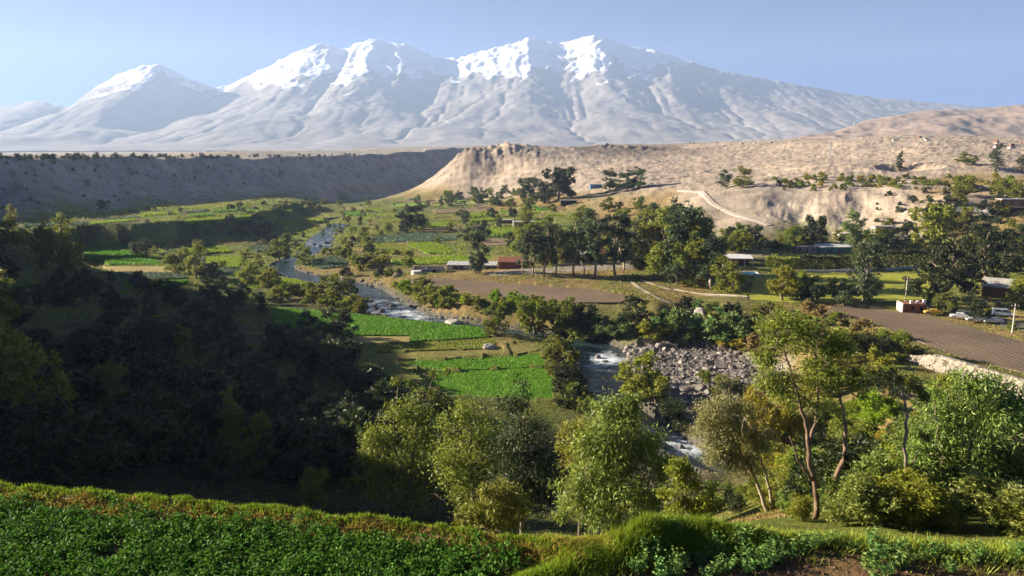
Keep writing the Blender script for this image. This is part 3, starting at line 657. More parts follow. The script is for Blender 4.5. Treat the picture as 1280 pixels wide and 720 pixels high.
# ------------------------------------------------------------------ foliage builders
def leaf_quads(p, a, L, Wd, rng, curl=0.0):
    """rhombic leaves: base p, axis a (unit), length L, width Wd"""
    n = len(p); r = rng.normal(size=(n, 3)); s = np.cross(a, r); s /= np.linalg.norm(s, axis=1, keepdims=True) + 1e-9
    L = np.broadcast_to(np.asarray(L, float), (n,))[:, None]; Wd = np.broadcast_to(np.asarray(Wd, float), (n,))[:, None]
    m = p + a * L * 0.45
    V = np.stack([p, m + s * Wd * 0.5, p + a * L, m - s * Wd * 0.5], 1).reshape(-1, 3)
    return V, np.arange(4 * n).reshape(n, 4)
def unit(v): return v / (np.linalg.norm(v, axis=-1, keepdims=True) + 1e-9)
def cloud(clumps, n, L, Wd, rng, droop=0.3, out=0.6, shell=0.45, per=26, spread=0.17):
    """leaves on clumps (x, y, z, rx, ry, rz), each clump broken into sprays so that gaps stay open"""
    C = np.array(clumps, float); w = (C[:, 3] * C[:, 4] * C[:, 5]) ** (2 / 3); w /= w.sum()
    ns = max(6, n // per); si = rng.choice(len(C), ns, p=w); d = unit(rng.normal(size=(ns, 3))); rr = rng.uniform(0, 1, ns) ** shell
    sp = C[si, :3] + d * C[si, 3:6] * rr[:, None]
    li = rng.integers(0, ns, n); rad = C[si[li], 3:6].mean(1)
    p = sp[li] + rng.normal(size=(n, 3)) * (rad * spread)[:, None] * np.array((1, 1, 0.85))
    a = unit(rng.normal(size=(n, 3)) * 0.75 + d[li] * out + np.array((0, 0, -droop)))
    return leaf_quads(p, a, L * rng.uniform(0.6, 1.35, n), Wd * rng.uniform(0.6, 1.3, n), rng)
LM = {'gold': leaf_mat('golden_dry_grass', (0.30, 0.19, 0.045), (0.55, 0.38, 0.09), 0.4),
      'mid': leaf_mat('mid_green_leaves', (0.055, 0.095, 0.014), (0.30, 0.35, 0.065), 0.35, 0.5, 0.35),
      'euc': leaf_mat('eucalyptus_leaves', (0.045, 0.072, 0.033), (0.128, 0.158, 0.060), 0.3),
      'olive': leaf_mat('olive_leaves', (0.075, 0.105, 0.012), (0.34, 0.34, 0.042), 0.35),
      'dark': leaf_mat('dark_leaves', (0.016, 0.030, 0.009), (0.070, 0.090, 0.022), 0.3),  # tone lowered to blacken the shaded trees; dark trees elsewhere share it
      'bright': leaf_mat('bright_leaves', (0.12, 0.155, 0.014), (0.30, 0.325, 0.034), 0.4),
      'silver': leaf_mat('silver_green_leaves', (0.075, 0.115, 0.026), (0.24, 0.31, 0.10), 0.3, 0.5, 0.35),
      'grey': leaf_mat('grey_olive_leaves', (0.13, 0.135, 0.040), (0.31, 0.30, 0.11), 0.3),
      'yellow': leaf_mat('golden_leaves', (0.237, 0.213, 0.025), (0.450, 0.375, 0.037), 0.45),
      'teal': leaf_mat('vine_leaves', (0.085, 0.155, 0.040), (0.22, 0.33, 0.09), 0.3),
      'lime': leaf_mat('lime_leaves', (0.156, 0.240, 0.014), (0.300, 0.384, 0.024), 0.45),
      'brown': leaf_mat('dry_leaves', (0.154, 0.099, 0.044), (0.286, 0.198, 0.077), 0.25),
      'straw': leaf_mat('dry_grass', (0.253, 0.184, 0.057), (0.483, 0.356, 0.115), 0.35),
      'green': leaf_mat('crop_leaves', (0.095, 0.215, 0.010), (0.20, 0.38, 0.025), 0.35),
      'cabbage': leaf_mat('cabbage_leaves', (0.060, 0.110, 0.060), (0.150, 0.210, 0.120), 0.2),
      'straw2': leaf_mat('short_grass_leaves', (0.170, 0.170, 0.045), (0.290, 0.250, 0.080), 0.35)}
BARK = noise_mat('grey_bark', (0.12, 0.09, 0.065), (0.27, 0.21, 0.155), 2.0, 0.9, 0.03, 6)
BARKL = noise_mat('pale_bark', (0.26, 0.20, 0.145), (0.46, 0.38, 0.29), 1.2, 0.85, 0.02, 5)
BARKR = noise_mat('red_brown_bark', (0.10, 0.065, 0.042), (0.23, 0.15, 0.095), 3.0, 0.9, 0.02, 9)

for mat, lst in TUFT.items():
    q = np.concatenate(lst); n = len(q); s = np.clip(q[:, 3] / 160, 0.8, 2.6)
    a = unit(frng.normal(size=(n, 3)) * np.array((0.55, 0.55, 0.2)) + np.array((0, 0, 0.8)))
    hgt = {'green': 0.34, 'lime': 0.34, 'cabbage': 0.32, 'olive': 0.3, 'straw2': 0.2}[mat]
    V, Fq = leaf_quads(q[:, :3], a, hgt * s * frng.uniform(0.6, 1.3, n), hgt * 0.6 * s, frng)
    kind(link('crop', mesh_np('crop', V, Fq, LM[mat])), 'stuff', {'green': 'deep green crop standing on the valley fields', 'lime': 'bright green crop on the far fields', 'cabbage': 'blue green leafy crop in rows', 'olive': 'olive green low crop', 'straw2': 'short dry grass on the stubble strips'}[mat])

# ------------------------------------------------------------------ river
def water_mat():
    m, t, b = new_mat('river_water'); co = objco(t); at = nd(t, 'ShaderNodeAttribute', attribute_name='rapid')
    n = tex_noise(t, co, 1.5, 7, 0.75); n2 = tex_noise(t, co, 0.3, 4, 0.6)
    a = nd(t, 'ShaderNodeMath', operation='ADD'); t.links.new(n, a.inputs[0]); t.links.new(n2, a.inputs[1])
    a2 = nd(t, 'ShaderNodeMath', operation='MULTIPLY_ADD'); a2.inputs[1].default_value = 0.62; t.links.new(at.outputs['Fac'], a2.inputs[0]); t.links.new(a.outputs[0], a2.inputs[2])
    f = ramp(t, a2.outputs[0], [(0.0, (0, 0, 0)), (1.0, (1, 1, 1))])
    mr = nd(t, 'ShaderNodeMapRange'); mr.inputs[1].default_value = 1.42; mr.inputs[2].default_value = 1.80; t.links.new(a2.outputs[0], mr.inputs[0])
    base = mix(t, n2, (0.012, 0.030, 0.038), (0.035, 0.060, 0.055))
    t.links.new(mix(t, mr.outputs[0], base, (0.72, 0.76, 0.80)), b.inputs['Base Color'])
    rr = nd(t, 'ShaderNodeMapRange'); rr.inputs[3].default_value = 0.12; rr.inputs[4].default_value = 0.7; t.links.new(mr.outputs[0], rr.inputs[0]); t.links.new(rr.outputs[0], b.inputs['Roughness'])
    bump(t, a.outputs[0], 0.9, 0.35, b); return m
t_ = np.gradient(RIVER[:, :2], axis=0); t_ /= np.linalg.norm(t_, axis=1, keepdims=True); nrm = np.stack([-t_[:, 1], t_[:, 0]], -1)
ss = np.linspace(-1.25, 1.25, 17); RV = []; RA = []
drop = -np.gradient(RIVER[:, 2]) / np.maximum(np.linalg.norm(np.gradient(RIVER[:, :2], axis=0), axis=1), 1e-3)
def rapid_at(x, y):
    v = np.full(np.shape(x), 0.30)
    for px, py, z, r, s in [(402, 305, -44.5, 24, .75), (412, 289, -43.6, 30, .6), (476, 380, -47.4, 22, .74), (450, 358, -47, 22, .45), (510, 397, -47.8, 14, .9), (762, 446, -48.8, 6.5, 1.15), (757, 455, -48.9, 4.5, .9), (775, 428, -48.5, 9, -.45), (838, 546, -49.8, 9, .8), (855, 560, -50, 7, .7), (735, 490, -49.3, 9, .1), (345, 333, -46, 20, .2), (900, 600, -50.4, 8, .3)]:
        q = on_plane(px, py, z); v = v + (s - 0.3) * np.exp(-((x - q[0]) ** 2 + (y - q[1]) ** 2) / r ** 2)
    return v
for p, nn in zip(RIVER, nrm):
    for s in ss: RV.append((p[0] + nn[0] * s * p[3], p[1] + nn[1] * s * p[3], p[2]))
RV = np.array(RV); ra = rapid_at(RV[:, 0], RV[:, 1]); RV[:, 2] += 0.10 * fbm(RV[:, 0] / 1.6, RV[:, 1] / 1.6, 3, 95) * (0.3 + np.clip(ra, 0, 1))
kind(link('river_water', mesh_np('river_water', RV, grid_faces(len(RIVER), len(ss)), water_mat(), True, {'rapid': ra})), 'structure', 'shallow river with white rapids')

# ------------------------------------------------------------------ paths and roads
def ribbon(name, pxs, width, mat, lift=0.25, label=None):
    w = np.array([cast(a, b) for a, b in pxs]); L = smooth_line(resample(w, max(1.5, width * 0.6)), 3)
    tt = np.gradient(L[:, :2], axis=0); tt /= np.linalg.norm(tt, axis=1, keepdims=True) + 1e-9; nn = np.stack([-tt[:, 1], tt[:, 0]], -1); cols = np.linspace(-0.5, 0.5, 7); V = []
    for p, q in zip(L, nn):
        for c in cols:
            x, y = p[:2] + q * c * width; V.append((x, y, ground(x, y) + lift + 0.0004 * y - (0.5 if abs(c) > 0.45 else 0)))
    return kind(link(name, mesh_np(name, np.array(V), grid_faces(len(L), 7), mat, True)), 'structure', label)
TRACK = noise_mat('pale_track_gravel', (0.40, 0.33, 0.26), (0.54, 0.46, 0.37), 0.5, 0.95, 0.05, 2)
DIRT = noise_mat('grey_yard_dirt', (0.20, 0.165, 0.13), (0.32, 0.265, 0.21), 0.25, 0.95, 0.06, 2)
ASPH = noise_mat('worn_asphalt', (0.055, 0.055, 0.055), (0.095, 0.09, 0.085), 0.6, 0.9, 0.02, 3)
ribbon('hill_track', [(850, 238), (878, 240), (884, 247), (890, 254), (905, 262), (920, 269), (935, 273), (962, 282)], 5.0, TRACK, 0.15, 'pale gravel track climbing the hillside')
ribbon('grove_path', [(800, 350), (830, 360), (862, 366), (900, 370), (940, 374)], 1.6, DIRT, 0.05, 'pale path along the foot of the grove')
ribbon('dirt_yard', [(610, 343), (660, 340), (730, 335), (790, 333)], 15, DIRT, 0.2, 'bare dirt yard along the eucalyptus row')
ribbon('road', [(1150, 377), (1180, 385), (1220, 395), (1260, 404), (1310, 416)], 9, ASPH, 0.25, 'asphalt road behind the ploughed field')
ribbon('dirt_track', [(790, 352), (800, 360), (825, 374), (850, 384)], 2.2, DIRT, 0.05, 'dirt track beside the ploughed field')

# ------------------------------------------------------------------ tree kinds
def limb(a, b, rng, k=4, wob=0.12):
    a = np.array(a, float); b = np.array(b, float); L = np.linalg.norm(b - a); pts = []
    for i in range(k + 1):
        t = i / k; p = a + (b - a) * t; p = p + rng.normal(size=3) * L * wob * math.sin(math.pi * t) * np.array((1, 1, .4)); p[2] += L * 0.08 * math.sin(math.pi * t); pts.append(p)
    return pts
def make_kind(kd, seed):
    rng = np.random.default_rng(seed); tb = MB(); cl = []
    if kd == 'euc':
        H, Wd = 18.0, 8.0; top = (rng.normal() * 0.5, rng.normal() * 0.5, 16.5); tr = limb((0, 0, -1), top, rng, 7, 0.03); tb.tube(tr, np.linspace(0.34, 0.07, len(tr)), 7)
        for i in range(17):
            h = rng.uniform(0.30, 1.0); z = 18 * h - 1.2; r = 3.0 * math.sin(math.pi * min(1, (1.12 - h) * 0.95) ** 0.8) * rng.uniform(0.45, 1.1); an = rng.uniform(0, 2 * math.pi)
            c = np.array((r * math.cos(an), r * math.sin(an), z)); s = rng.uniform(0.9, 1.7); cl.append((*c, s, s, s * rng.uniform(0.8, 1.3)))
            b0 = np.array(top) * max(0.25, (z - 2.5) / 17); tb.tube(limb(b0, c, rng, 3), np.linspace(0.11, 0.03, 4), 5)
        V, Fq = cloud(cl, 5200, 0.60, 0.24, rng, 0.75, 0.3)
    elif kd == 'tall':
        H, Wd = 17.0, 8.5; top = (rng.normal() * 0.4, rng.normal() * 0.4, 15); tr = limb((0, 0, -1), top, rng, 6, 0.03); tb.tube(tr, np.linspace(0.36, 0.08, len(tr)), 7)
        for i in range(24):
            h = rng.uniform(0.16, 1.0); z = 17 * h - 1.0; r = 3.4 * math.sqrt(max(0.03, 1 - (abs(h - 0.5) / 0.56) ** 2)) * rng.uniform(0.3, 1.05); an = rng.uniform(0, 2 * math.pi)
            c = np.array((r * math.cos(an), r * math.sin(an), z)); s = rng.uniform(1.0, 1.8); cl.append((*c, s, s, s * 1.15))
            if i % 2: tb.tube(limb(np.array(top) * max(0.12, (z - 2) / 17), c, rng, 3), np.linspace(0.10, 0.03, 4), 5)
        V, Fq = cloud(cl, 7000, 0.60, 0.26, rng, 0.6, 0.4)
    elif kd == 'broad':
        H, Wd = 8.0, 8.0; tr = limb((0, 0, -0.8), (rng.normal() * 0.3, rng.normal() * 0.3, 3.4), rng, 4, 0.05); tb.tube(tr, np.linspace(0.30, 0.16, 5), 7)
        for i in range(22):
            an = rng.uniform(0, 2 * math.pi); h = rng.uniform(0.22, 0.95); r = 3.4 * math.sqrt(max(0.02, 1 - ((h - 0.5) / 0.55) ** 2)) * rng.uniform(0.35, 1.0)
            c = np.array((r * math.cos(an), r * math.sin(an), 8 * h - 0.3)); s = rng.uniform(0.75, 1.35); cl.append((*c, s, s, s * 0.85))
            if i % 2: tb.tube(limb(tr[-1], c, rng, 3), np.linspace(0.11, 0.03, 4), 5)
        V, Fq = cloud(cl, 5600, 0.42, 0.24, rng, 0.25, 0.6)
    elif kd == 'column':
        H, Wd = 12.0, 2.8; tb.tube([(0, 0, -0.8), (0, 0, 5), (0.05, 0, 11)], [0.18, 0.12, 0.03], 6)
        for i in range(16):
            h = (i + rng.uniform(0, 1)) / 16; r = 0.55 * math.sin(math.pi * min(0.98, 0.12 + h * 0.8)); an = rng.uniform(0, 6.28); s = 0.35 + 0.75 * math.sin(math.pi * min(0.97, 0.15 + 0.8 * h))
            cl.append((r * math.cos(an), r * math.sin(an), 0.8 + 10.7 * h, s, s, s * 1.25))
        V, Fq = cloud(cl, 2600, 0.38, 0.18, rng, -0.4, 0.3)
    elif kd == 'willow':
        H, Wd = 13.0, 12.0; tr = limb((0, 0, -1), (0.3, 0.2, 6), rng, 4, 0.05); tb.tube(tr, np.linspace(0.5, 0.3, 5), 8)
        for i in range(22):
            an = rng.uniform(0, 2 * math.pi); h = rng.uniform(0.4, 0.95); r = 5.0 * math.sqrt(max(0.03, 1 - ((h - 0.45) / 0.55) ** 2)) * rng.uniform(0.25, 0.95)
            c = np.array((r * math.cos(an), r * math.sin(an), 13 * h - 0.8)); s = rng.uniform(1.0, 1.7); cl.append((*c, s, s, s))
            for q in range(2): cl.append((c[0] + rng.normal() * .5, c[1] + rng.normal() * .5, c[2] - rng.uniform(1.2, 4.2), 0.55, 0.55, 1.7))
            if i % 2: tb.tube(limb(tr[-1], c, rng, 3), np.linspace(0.18, 0.05, 4), 6)
        cl = [c for c in cl if c[2] > 1.3]
        V, Fq = cloud(cl, 10000, 0.6, 0.19, rng, 1.1, 0.2)
    elif kd == 'shrub':
        H, Wd = 2.5, 3.4
        for i in range(13):
            an = rng.uniform(0, 2 * math.pi); h = rng.uniform(0.05, 0.9); r = 1.35 * math.sqrt(max(0.02, 1 - (h / 1.02) ** 2)) * rng.uniform(0.3, 1.0); s = rng.uniform(0.35, 0.65)
            cl.append((r * math.cos(an), r * math.sin(an), 2.2 * h + 0.1, s, s, s * 0.9))
        V, Fq = cloud(cl, 2200, 0.27, 0.15, rng, 0.05, 0.6)
        V = np.concatenate([V]); V[:, 2] = np.maximum(V[:, 2], -0.3)
    elif kd == 'bush':
        H, Wd = 1.8, 2.4
        for i in range(16):
            an = rng.uniform(0, 2 * math.pi); h = rng.uniform(0.05, 0.95); r = 0.95 * math.sqrt(max(0.02, 1 - (h / 1.02) ** 2)) * rng.uniform(0.3, 1.0); s = rng.uniform(0.22, 0.42)
            cl.append((r * math.cos(an), r * math.sin(an), 1.55 * h + 0.1, s, s, s))
        V, Fq = cloud(cl, 6500, 0.115, 0.045, rng, -0.1, 0.7)
        V[:, 2] = np.maximum(V[:, 2], -0.3)
    H = np.percentile(V[:, 2], 99.5); Wd = np.percentile(np.abs(V[:, :2]), 97) * 2
    return tb, V, Fq, H, Wd
KIND = {}
for kd, ns in (('euc', 4), ('tall', 3), ('broad', 4), ('column', 2), ('willow', 2), ('shrub', 5), ('bush', 4)):
    for s in range(ns):
        tb, V, Fq, H, Wd = make_kind(kd, 100 + hash((kd == 'euc', kd == 'tall', kd == 'broad', kd == 'column', kd == 'willow')) % 1 + s + 10 * ['euc', 'tall', 'broad', 'column', 'willow', 'shrub', 'bush'].index(kd))
        KIND[(kd, s)] = (tb.mesh('trunk', BARKL if kd in ('euc', 'tall') else BARK, True) if tb.v else None, mesh_np('crown', V, Fq, LM['olive']), H, Wd)
prng = random.Random(11); PCOUNT = {}
NAMES = {'euc': 'eucalyptus_tree', 'tall': 'grove_tree', 'broad': 'broadleaf_tree', 'column': 'columnar_tree', 'willow': 'weeping_tree', 'shrub': 'shrub', 'bush': 'leafy_bush'}
def put(kd, col, x, y, h, w, label, group=None, name=None, z=None):
    ks = [k for k in KIND if k[0] == kd]; k = prng.choice(ks); tm, cm, H, Wd = KIND[k]
    z = ground(x, y) if z is None else z; rz = prng.uniform(0, 6.28); sc = (w / Wd, w / Wd, h / H); cat = 'shrub' if kd in ('shrub', 'bush') else 'tree'
    nm = name or NAMES[kd]
    if tm is None:
        o = link(nm, cm, None, (x, y, z - 0.05)); o.rotation_euler = (0, 0, rz); o.scale = sc; tag(o, label, cat, group); c = o
    else:
        o = thing(nm, label, cat, (x, y, z), rz, group); o.scale = sc
        link('trunk', tm, o); c = link('crown', cm, o)
    c.material_slots[0].link = 'OBJECT'; c.material_slots[0].material = LM[col]; return o
def tree(kd, col, px, pyb, pyt, wpx, label, group=None, y=None):
    """photo pixels: foot (px, pyb), top row, width"""
    q = cast(px, pyb) if y is None else at_depth(px, pyb, y)
    d = q[1] * CP - q[2] * SP; h = (pyb - pyt) / FPX * d * 1.0; w = wpx / FPX * d
    return put(kd, col, q[0], q[1], max(h, 0.8), max(w, 0.8), label, group, z=None if y is None else ground(q[0], q[1]))

# -------- the eucalyptus row and the trees that stand out, each by its foot, top and width in the photo
ER = 'eucalyptus row behind the long ploughed strip'
for i, (px, b, t, w) in enumerate([(654, 344, 300, 18), (665, 346, 288, 24), (681, 346, 282, 26), (695, 345, 280, 24), (717, 345, 274, 30), (730, 343, 285, 22), (744, 347, 262, 32), (769, 344, 268, 34), (779, 341, 276, 26)]):
    tree('euc', 'euc' if i not in (7,) else 'dark', px, b, t, w, ['shortest eucalyptus at the left end of the row by the dirt yard', 'second eucalyptus from the left end of the row, thin crown', 'third eucalyptus from the left end of the row by the yard', 'fourth eucalyptus from the left of the row by the yard', 'fifth eucalyptus of the row, tall and wide', 'slim eucalyptus just left of the tallest tree of the row', 'tallest eucalyptus of the row with a long bare trunk', 'dark dense eucalyptus near the right end of the row', 'last eucalyptus at the right end of the row'][i], ER)
G2 = 'tall trees of the dense grove in mid valley'
for i, (px, b, t, w) in enumerate([(805, 335, 272, 38), (818, 348, 268, 40), (832, 352, 262, 44), (848, 355, 258, 46), (862, 357, 268, 42), (876, 358, 276, 40), (890, 362, 296, 36), (904, 365, 318, 26), (918, 366, 326, 26), (842, 345, 252, 40), (868, 345, 262, 40), (815, 325, 262, 36), (885, 345, 282, 34)]):
    tree('tall', 'olive' if i % 3 else 'euc', px, b, t, w, 'tall leafy tree packed inside the dense grove right of the eucalyptus row', G2)
for a in [('broad', 'dark', 697, 252, 210, 40, 'big dark round tree on the hillside left of the blue container'),
          ('broad', 'euc', 662, 246, 222, 28, 'grey green tree at the left side of the big dark hillside tree'),
          ('broad', 'dark', 680, 254, 228, 26, 'low dark tree in front of the big dark hillside tree'),
          ('tall', 'euc', 762, 238, 211, 20, 'left eucalyptus of the pair behind the blue container'),
          ('tall', 'euc', 784, 238, 213, 22, 'middle dark eucalyptus on the hillside right of the blue container'),
          ('tall', 'euc', 797, 236, 209, 20, 'pointed eucalyptus on the hillside right of the blue container'),
          ('tall', 'euc', 906, 234, 212, 15, 'left tree of the two that stand beside the hill track'),
          ('tall', 'olive', 927, 235, 208, 20, 'right tree of the two that stand beside the hill track'),
          ('column', 'dark', 1124, 214, 189, 9, 'small dark pointed tree alone on the bare hill'),
          ('column', 'euc', 1244, 216, 181, 14, 'tall slim poplar at the right of the bare hill'),
          ('column', 'euc', 1277, 214, 194, 12, 'slim tree on the hill at the right edge of the photo'),
          ('broad', 'olive', 1208, 206, 191, 22, 'round bush tree on the crest between the hollow and the poplar'),
          ('broad', 'dark', 1022, 312, 270, 26, 'dark tree at the foot of the pale cliff'),
          ('tall', 'silver', 1068, 310, 263, 26, 'pale airy eucalyptus in front of the pale cliff'),
          ('broad', 'olive', 1160, 316, 257, 48, 'big dark olive tree behind the right end of the hedge'),
          ('broad', 'dark', 1122, 316, 281, 34, 'dark spreading tree touching the big olive tree behind the hedge'),
          ('willow', 'dark', 1186, 374, 296, 62, 'big weeping dark tree right of the lawn'),
          ('willow', 'dark', 1228, 356, 282, 56, 'broad black green tree between the weeping tree and the house roof'),
          ('broad', 'dark', 1252, 340, 300, 40, 'dark tree behind the house with the sloping roof'),
          ('tall', 'euc', 1079, 377, 300, 40, 'lone grey green tree in front of the hedge on the lawn'),
          ('broad', 'yellow', 977, 376, 332, 40, 'yellow green tree at the left corner of the lawn'),
          ('broad', 'bright', 996, 374, 338, 26, 'yellowish tree second from the left corner of the lawn'),
          ('broad', 'dark', 1016, 378, 345, 30, 'dark round tree on the lawn beside the yellow trees'),
          ('broad', 'dark', 1047, 374, 347, 24, 'small dark tree on the near edge of the lawn'),
          ('broad', 'euc', 1054, 383, 362, 22, 'low grey green tree below the small dark lawn tree'),
          ('broad', 'dark', 1145, 372, 347, 28, 'small dark tree by the pole at the right end of the lawn'),
          ('broad', 'bright', 1276, 385, 345, 34, 'bright green tree at the right edge above the road'),
          ('broad', 'olive', 1178, 392, 366, 24, 'thin tree beside the yellow car'),
          ('broad', 'dark', 1222, 402, 376, 30, 'tree leaning over the parked white cars'),
          ('tall', 'euc', 598, 342, 289, 24, 'tall lone eucalyptus in front of the white roofed long shed'),
          ('tall', 'dark', 521, 287, 253, 26, 'dark tall tree standing between the mid valley fields'),
          ('broad', 'dark', 508, 290, 264, 22, 'dark tree at the left foot of the tall mid valley tree'),
          ('broad', 'bright', 422, 374, 343, 34, 'round green tree on the bank left of the upper rapids'),
          ('broad', 'dark', 437, 372, 348, 22, 'dark side tree against the round green bank tree'),
          ('broad', 'bright', 350, 326, 300, 26, 'light green tree by the river bend far left'),
          ('broad', 'bright', 380, 330, 306, 24, 'light green tree above the round cabbage field'),
          ('broad', 'olive', 222, 342, 312, 30, 'leafy tree at the left end of the clump beside the lime field'),
          ('broad', 'olive', 246, 348, 305, 30, 'tallest leafy tree of the clump beside the lime field'),
          ('broad', 'dark', 262, 352, 328, 30, 'dark low tree at the front of the clump by the lime field'),
          ('broad', 'bright', 312, 356, 328, 28, 'bright tree right of the lime field'),
          ('broad', 'olive', 336, 360, 334, 26, 'olive tree between the lime field and the river'),
          ('column', 'dark', 183, 322, 298, 14, 'dark pointed tree right of the green field on the left'),
          ('broad', 'euc', 172, 320, 302, 16, 'small grey tree beside the dark pointed tree on the left'),
          ('broad', 'dark', 130, 264, 250, 14, 'round tree alone on the upper terrace near the far wall'),
          ('column', 'olive', 17, 300, 256, 14, 'pointed tree at the far left edge above the shade'),
          ('broad', 'olive', 6, 312, 276, 34, 'sunlit leafy tree at the left edge above the shade'),
          ('column', 'olive', 82, 338, 267, 26, 'tall olive tree at the top of the group left of the green field'),
          ('broad', 'olive', 60, 335, 280, 28, 'leafy tree at the left side of the group by the green field'),
          ('broad', 'olive', 92, 352, 302, 30, 'lower leafy tree of the group left of the green field'),
          ('broad', 'dark', 795, 412, 371, 44, 'dark round tree on the bank above the green pool'),
          ('broad', 'bright', 668, 418, 374, 40, 'bright round tree left of the pair above the river bank'),
          ('broad', 'bright', 708, 416, 374, 46, 'bright round tree right of the pair above the river bank'),
          ('broad', 'dark', 732, 412, 380, 34, 'dark tree at the right of the bright bank pair'),
          ('broad', 'bright', 798, 500, 440, 52, 'bushy bright willow on the river edge beside the stones'),
          ('broad', 'olive', 820, 505, 468, 44, 'low olive tree under the bright willow by the stones'),
          ('broad', 'olive', 700, 470, 420, 44, 'olive tree on the bank between the crop and the river'),
          ('broad', 'dark', 712, 500, 452, 40, 'dark tree leaning over the deep river bend'),
          ('broad', 'bright', 618, 418, 382, 32, 'bright willow beside the big boulder at the top of the crop'),
          ]: tree(*a)
BL = 'bushes that cover the river bank'
def shrubs(rows, group):
    for r in rows: tree('bush' if r[2] > 436 else 'shrub', r[0], r[1], r[2], r[3], r[4], r[5], group)
shrubs([('teal', 752, 418, 394, 34, 'green vine mound left of the dark bank tree'), ('teal', 845, 424, 386, 44, 'tall curtain of vines hanging over the pool bank'), ('teal', 868, 424, 392, 40, 'vine curtain beside the pale rock on the bank'), ('teal', 895, 426, 396, 44, 'wide vine mound right of the pale bank rock'),
        ('teal', 920, 424, 390, 44, 'vine mound at the right end of the bank curtain'), ('teal', 775, 420, 402, 34, 'low vine mound by the pool'), ('bright', 812, 424, 400, 36, 'bright vine bush in the middle of the pool bank'), ('teal', 825, 418, 388, 30, 'vine bush behind the bright one on the pool bank'),
        ('bright', 735, 424, 404, 40, 'yellow green bush at the left end of the pool'), ('dark', 915, 398, 378, 26, 'dark bush above the vine curtain'), ('yellow', 920, 434, 420, 40, 'golden bush at the upper edge of the stones'),
        ('yellow', 955, 570, 480, 62, 'big golden shrub right of the stone bar'), ('yellow', 985, 560, 490, 50, 'golden shrub behind the twin trunk tree'), ('lime', 1098, 540, 490, 46, 'vivid lime shrub behind the thin trunk'), ('lime', 1075, 530, 500, 36, 'lime shrub left of the vivid one'),
        ('dark', 842, 528, 498, 44, 'dark green bush on the lower edge of the stones'), ('grey', 915, 500, 472, 36, 'grey bush at the right edge of the stones'), ('bright', 880, 480, 462, 16, 'small green bush standing alone among the stones'), ('olive', 902, 492, 468, 20, 'small olive bush among the stones'),
        ('bright', 975, 440, 385, 52, 'tall bright bush at the left end of the wide ploughed field'), ('olive', 1010, 452, 400, 44, 'olive bush below the edge of the wide ploughed field'), ('bright', 1045, 455, 412, 40, 'bright bush under the ploughed field edge'), ('dark', 1090, 446, 416, 40, 'dark bush below the corner of the ploughed field'), ('bright', 1115, 442, 412, 36, 'green bush right of the dark one below the ploughed field'),
        ('olive', 1060, 480, 440, 60, 'wide olive bush on the slope left of the stone wall'), ('bright', 1020, 500, 455, 54, 'wide bright bush on the slope under the fields'), ('dark', 1110, 500, 470, 44, 'dark bush on the slope left of the stone wall foot'),
        ('bright', 1190, 505, 462, 50, 'green bush under the stone wall'), ('olive', 1240, 530, 490, 60, 'olive bush under the right end of the stone wall')], BL)
# -------- trees and shrubs spread over the valley, by area of the photo
def scatter(poly, n, opts, h, label, group, wr=(0.8, 1.15), names=(None, None)):
    xs = [p[0] for p in poly]; ys = [p[1] for p in poly]; done = 0; tries = 0
    while done < n and tries < n * 40:
        tries += 1; px = prng.uniform(min(xs), max(xs)); py = prng.uniform(min(ys), max(ys))
        if not in_poly(np.array([px]), np.array([py]), poly)[0]: continue
        q = cast(px, py)
        if any(in_poly(np.array([q[0]]), np.array([q[1]]), f[1])[0] for f in FW): continue
        d, pos = poly_dist(np.array([q[0]]), np.array([q[1]]), [tuple(p[:2]) for p in RIVER[::3]])
        if d[0] < 9 and q[1] < 420: continue
        kd, col, lab = prng.choice(opts); hh = prng.uniform(*h) * (1.0 if kd != 'column' else 1.25); rat = {'euc': 0.45, 'tall': 0.55, 'broad': 1.0, 'column': 0.26, 'shrub': 1.35, 'bush': 1.3}[kd]
        put(kd, col, q[0], q[1], hh, hh * rat * prng.uniform(*wr), lab or label, group, names[1] if kd in ('shrub', 'bush') else names[0]); done += 1
def opt(*a): return [(k, c, None) for k, c in a]
scatter([(330, 262), (470, 250), (600, 248), (640, 262), (640, 300), (480, 312), (330, 300)], 85, opt(('broad', 'bright'), ('broad', 'olive'), ('tall', 'euc'), ('broad', 'euc')), (2.2, 6.0), 'small tree among the patchwork of far valley fields', 'trees among the far valley fields', names=('valley_tree', 'valley_bush'))
scatter([(515, 248), (560, 238), (700, 246), (640, 262), (530, 260)], 34, opt(('broad', 'euc'), ('tall', 'euc'), ('broad', 'olive')), (5, 10), 'tree at the foot of the rocky hill nose', 'trees along the foot of the hill', names=('hill_foot_tree', 'hill_bush'))
scatter([(560, 262), (700, 262), (860, 255), (830, 300), (790, 318), (640, 320), (560, 300)], 60, opt(('broad', 'olive'), ('broad', 'bright'), ('tall', 'euc'), ('broad', 'dark')), (4, 10), 'tree among the houses and fields behind the eucalyptus row', 'trees behind the eucalyptus row', names=('valley_tree', 'valley_bush'))
scatter([(640, 316), (800, 300), (810, 328), (640, 330)], 26, opt(('broad', 'olive'), ('tall', 'olive'), ('broad', 'dark')), (6, 12), 'tree crowded behind the eucalyptus row', 'trees crowded behind the eucalyptus row')
scatter([(900, 300), (960, 295), (1165, 308), (1165, 318), (1000, 314), (900, 318)], 34, opt(('broad', 'olive'), ('broad', 'bright'), ('broad', 'dark')), (4, 9), 'tree between the pale cliff and the dark hedge', 'trees between cliff and hedge')
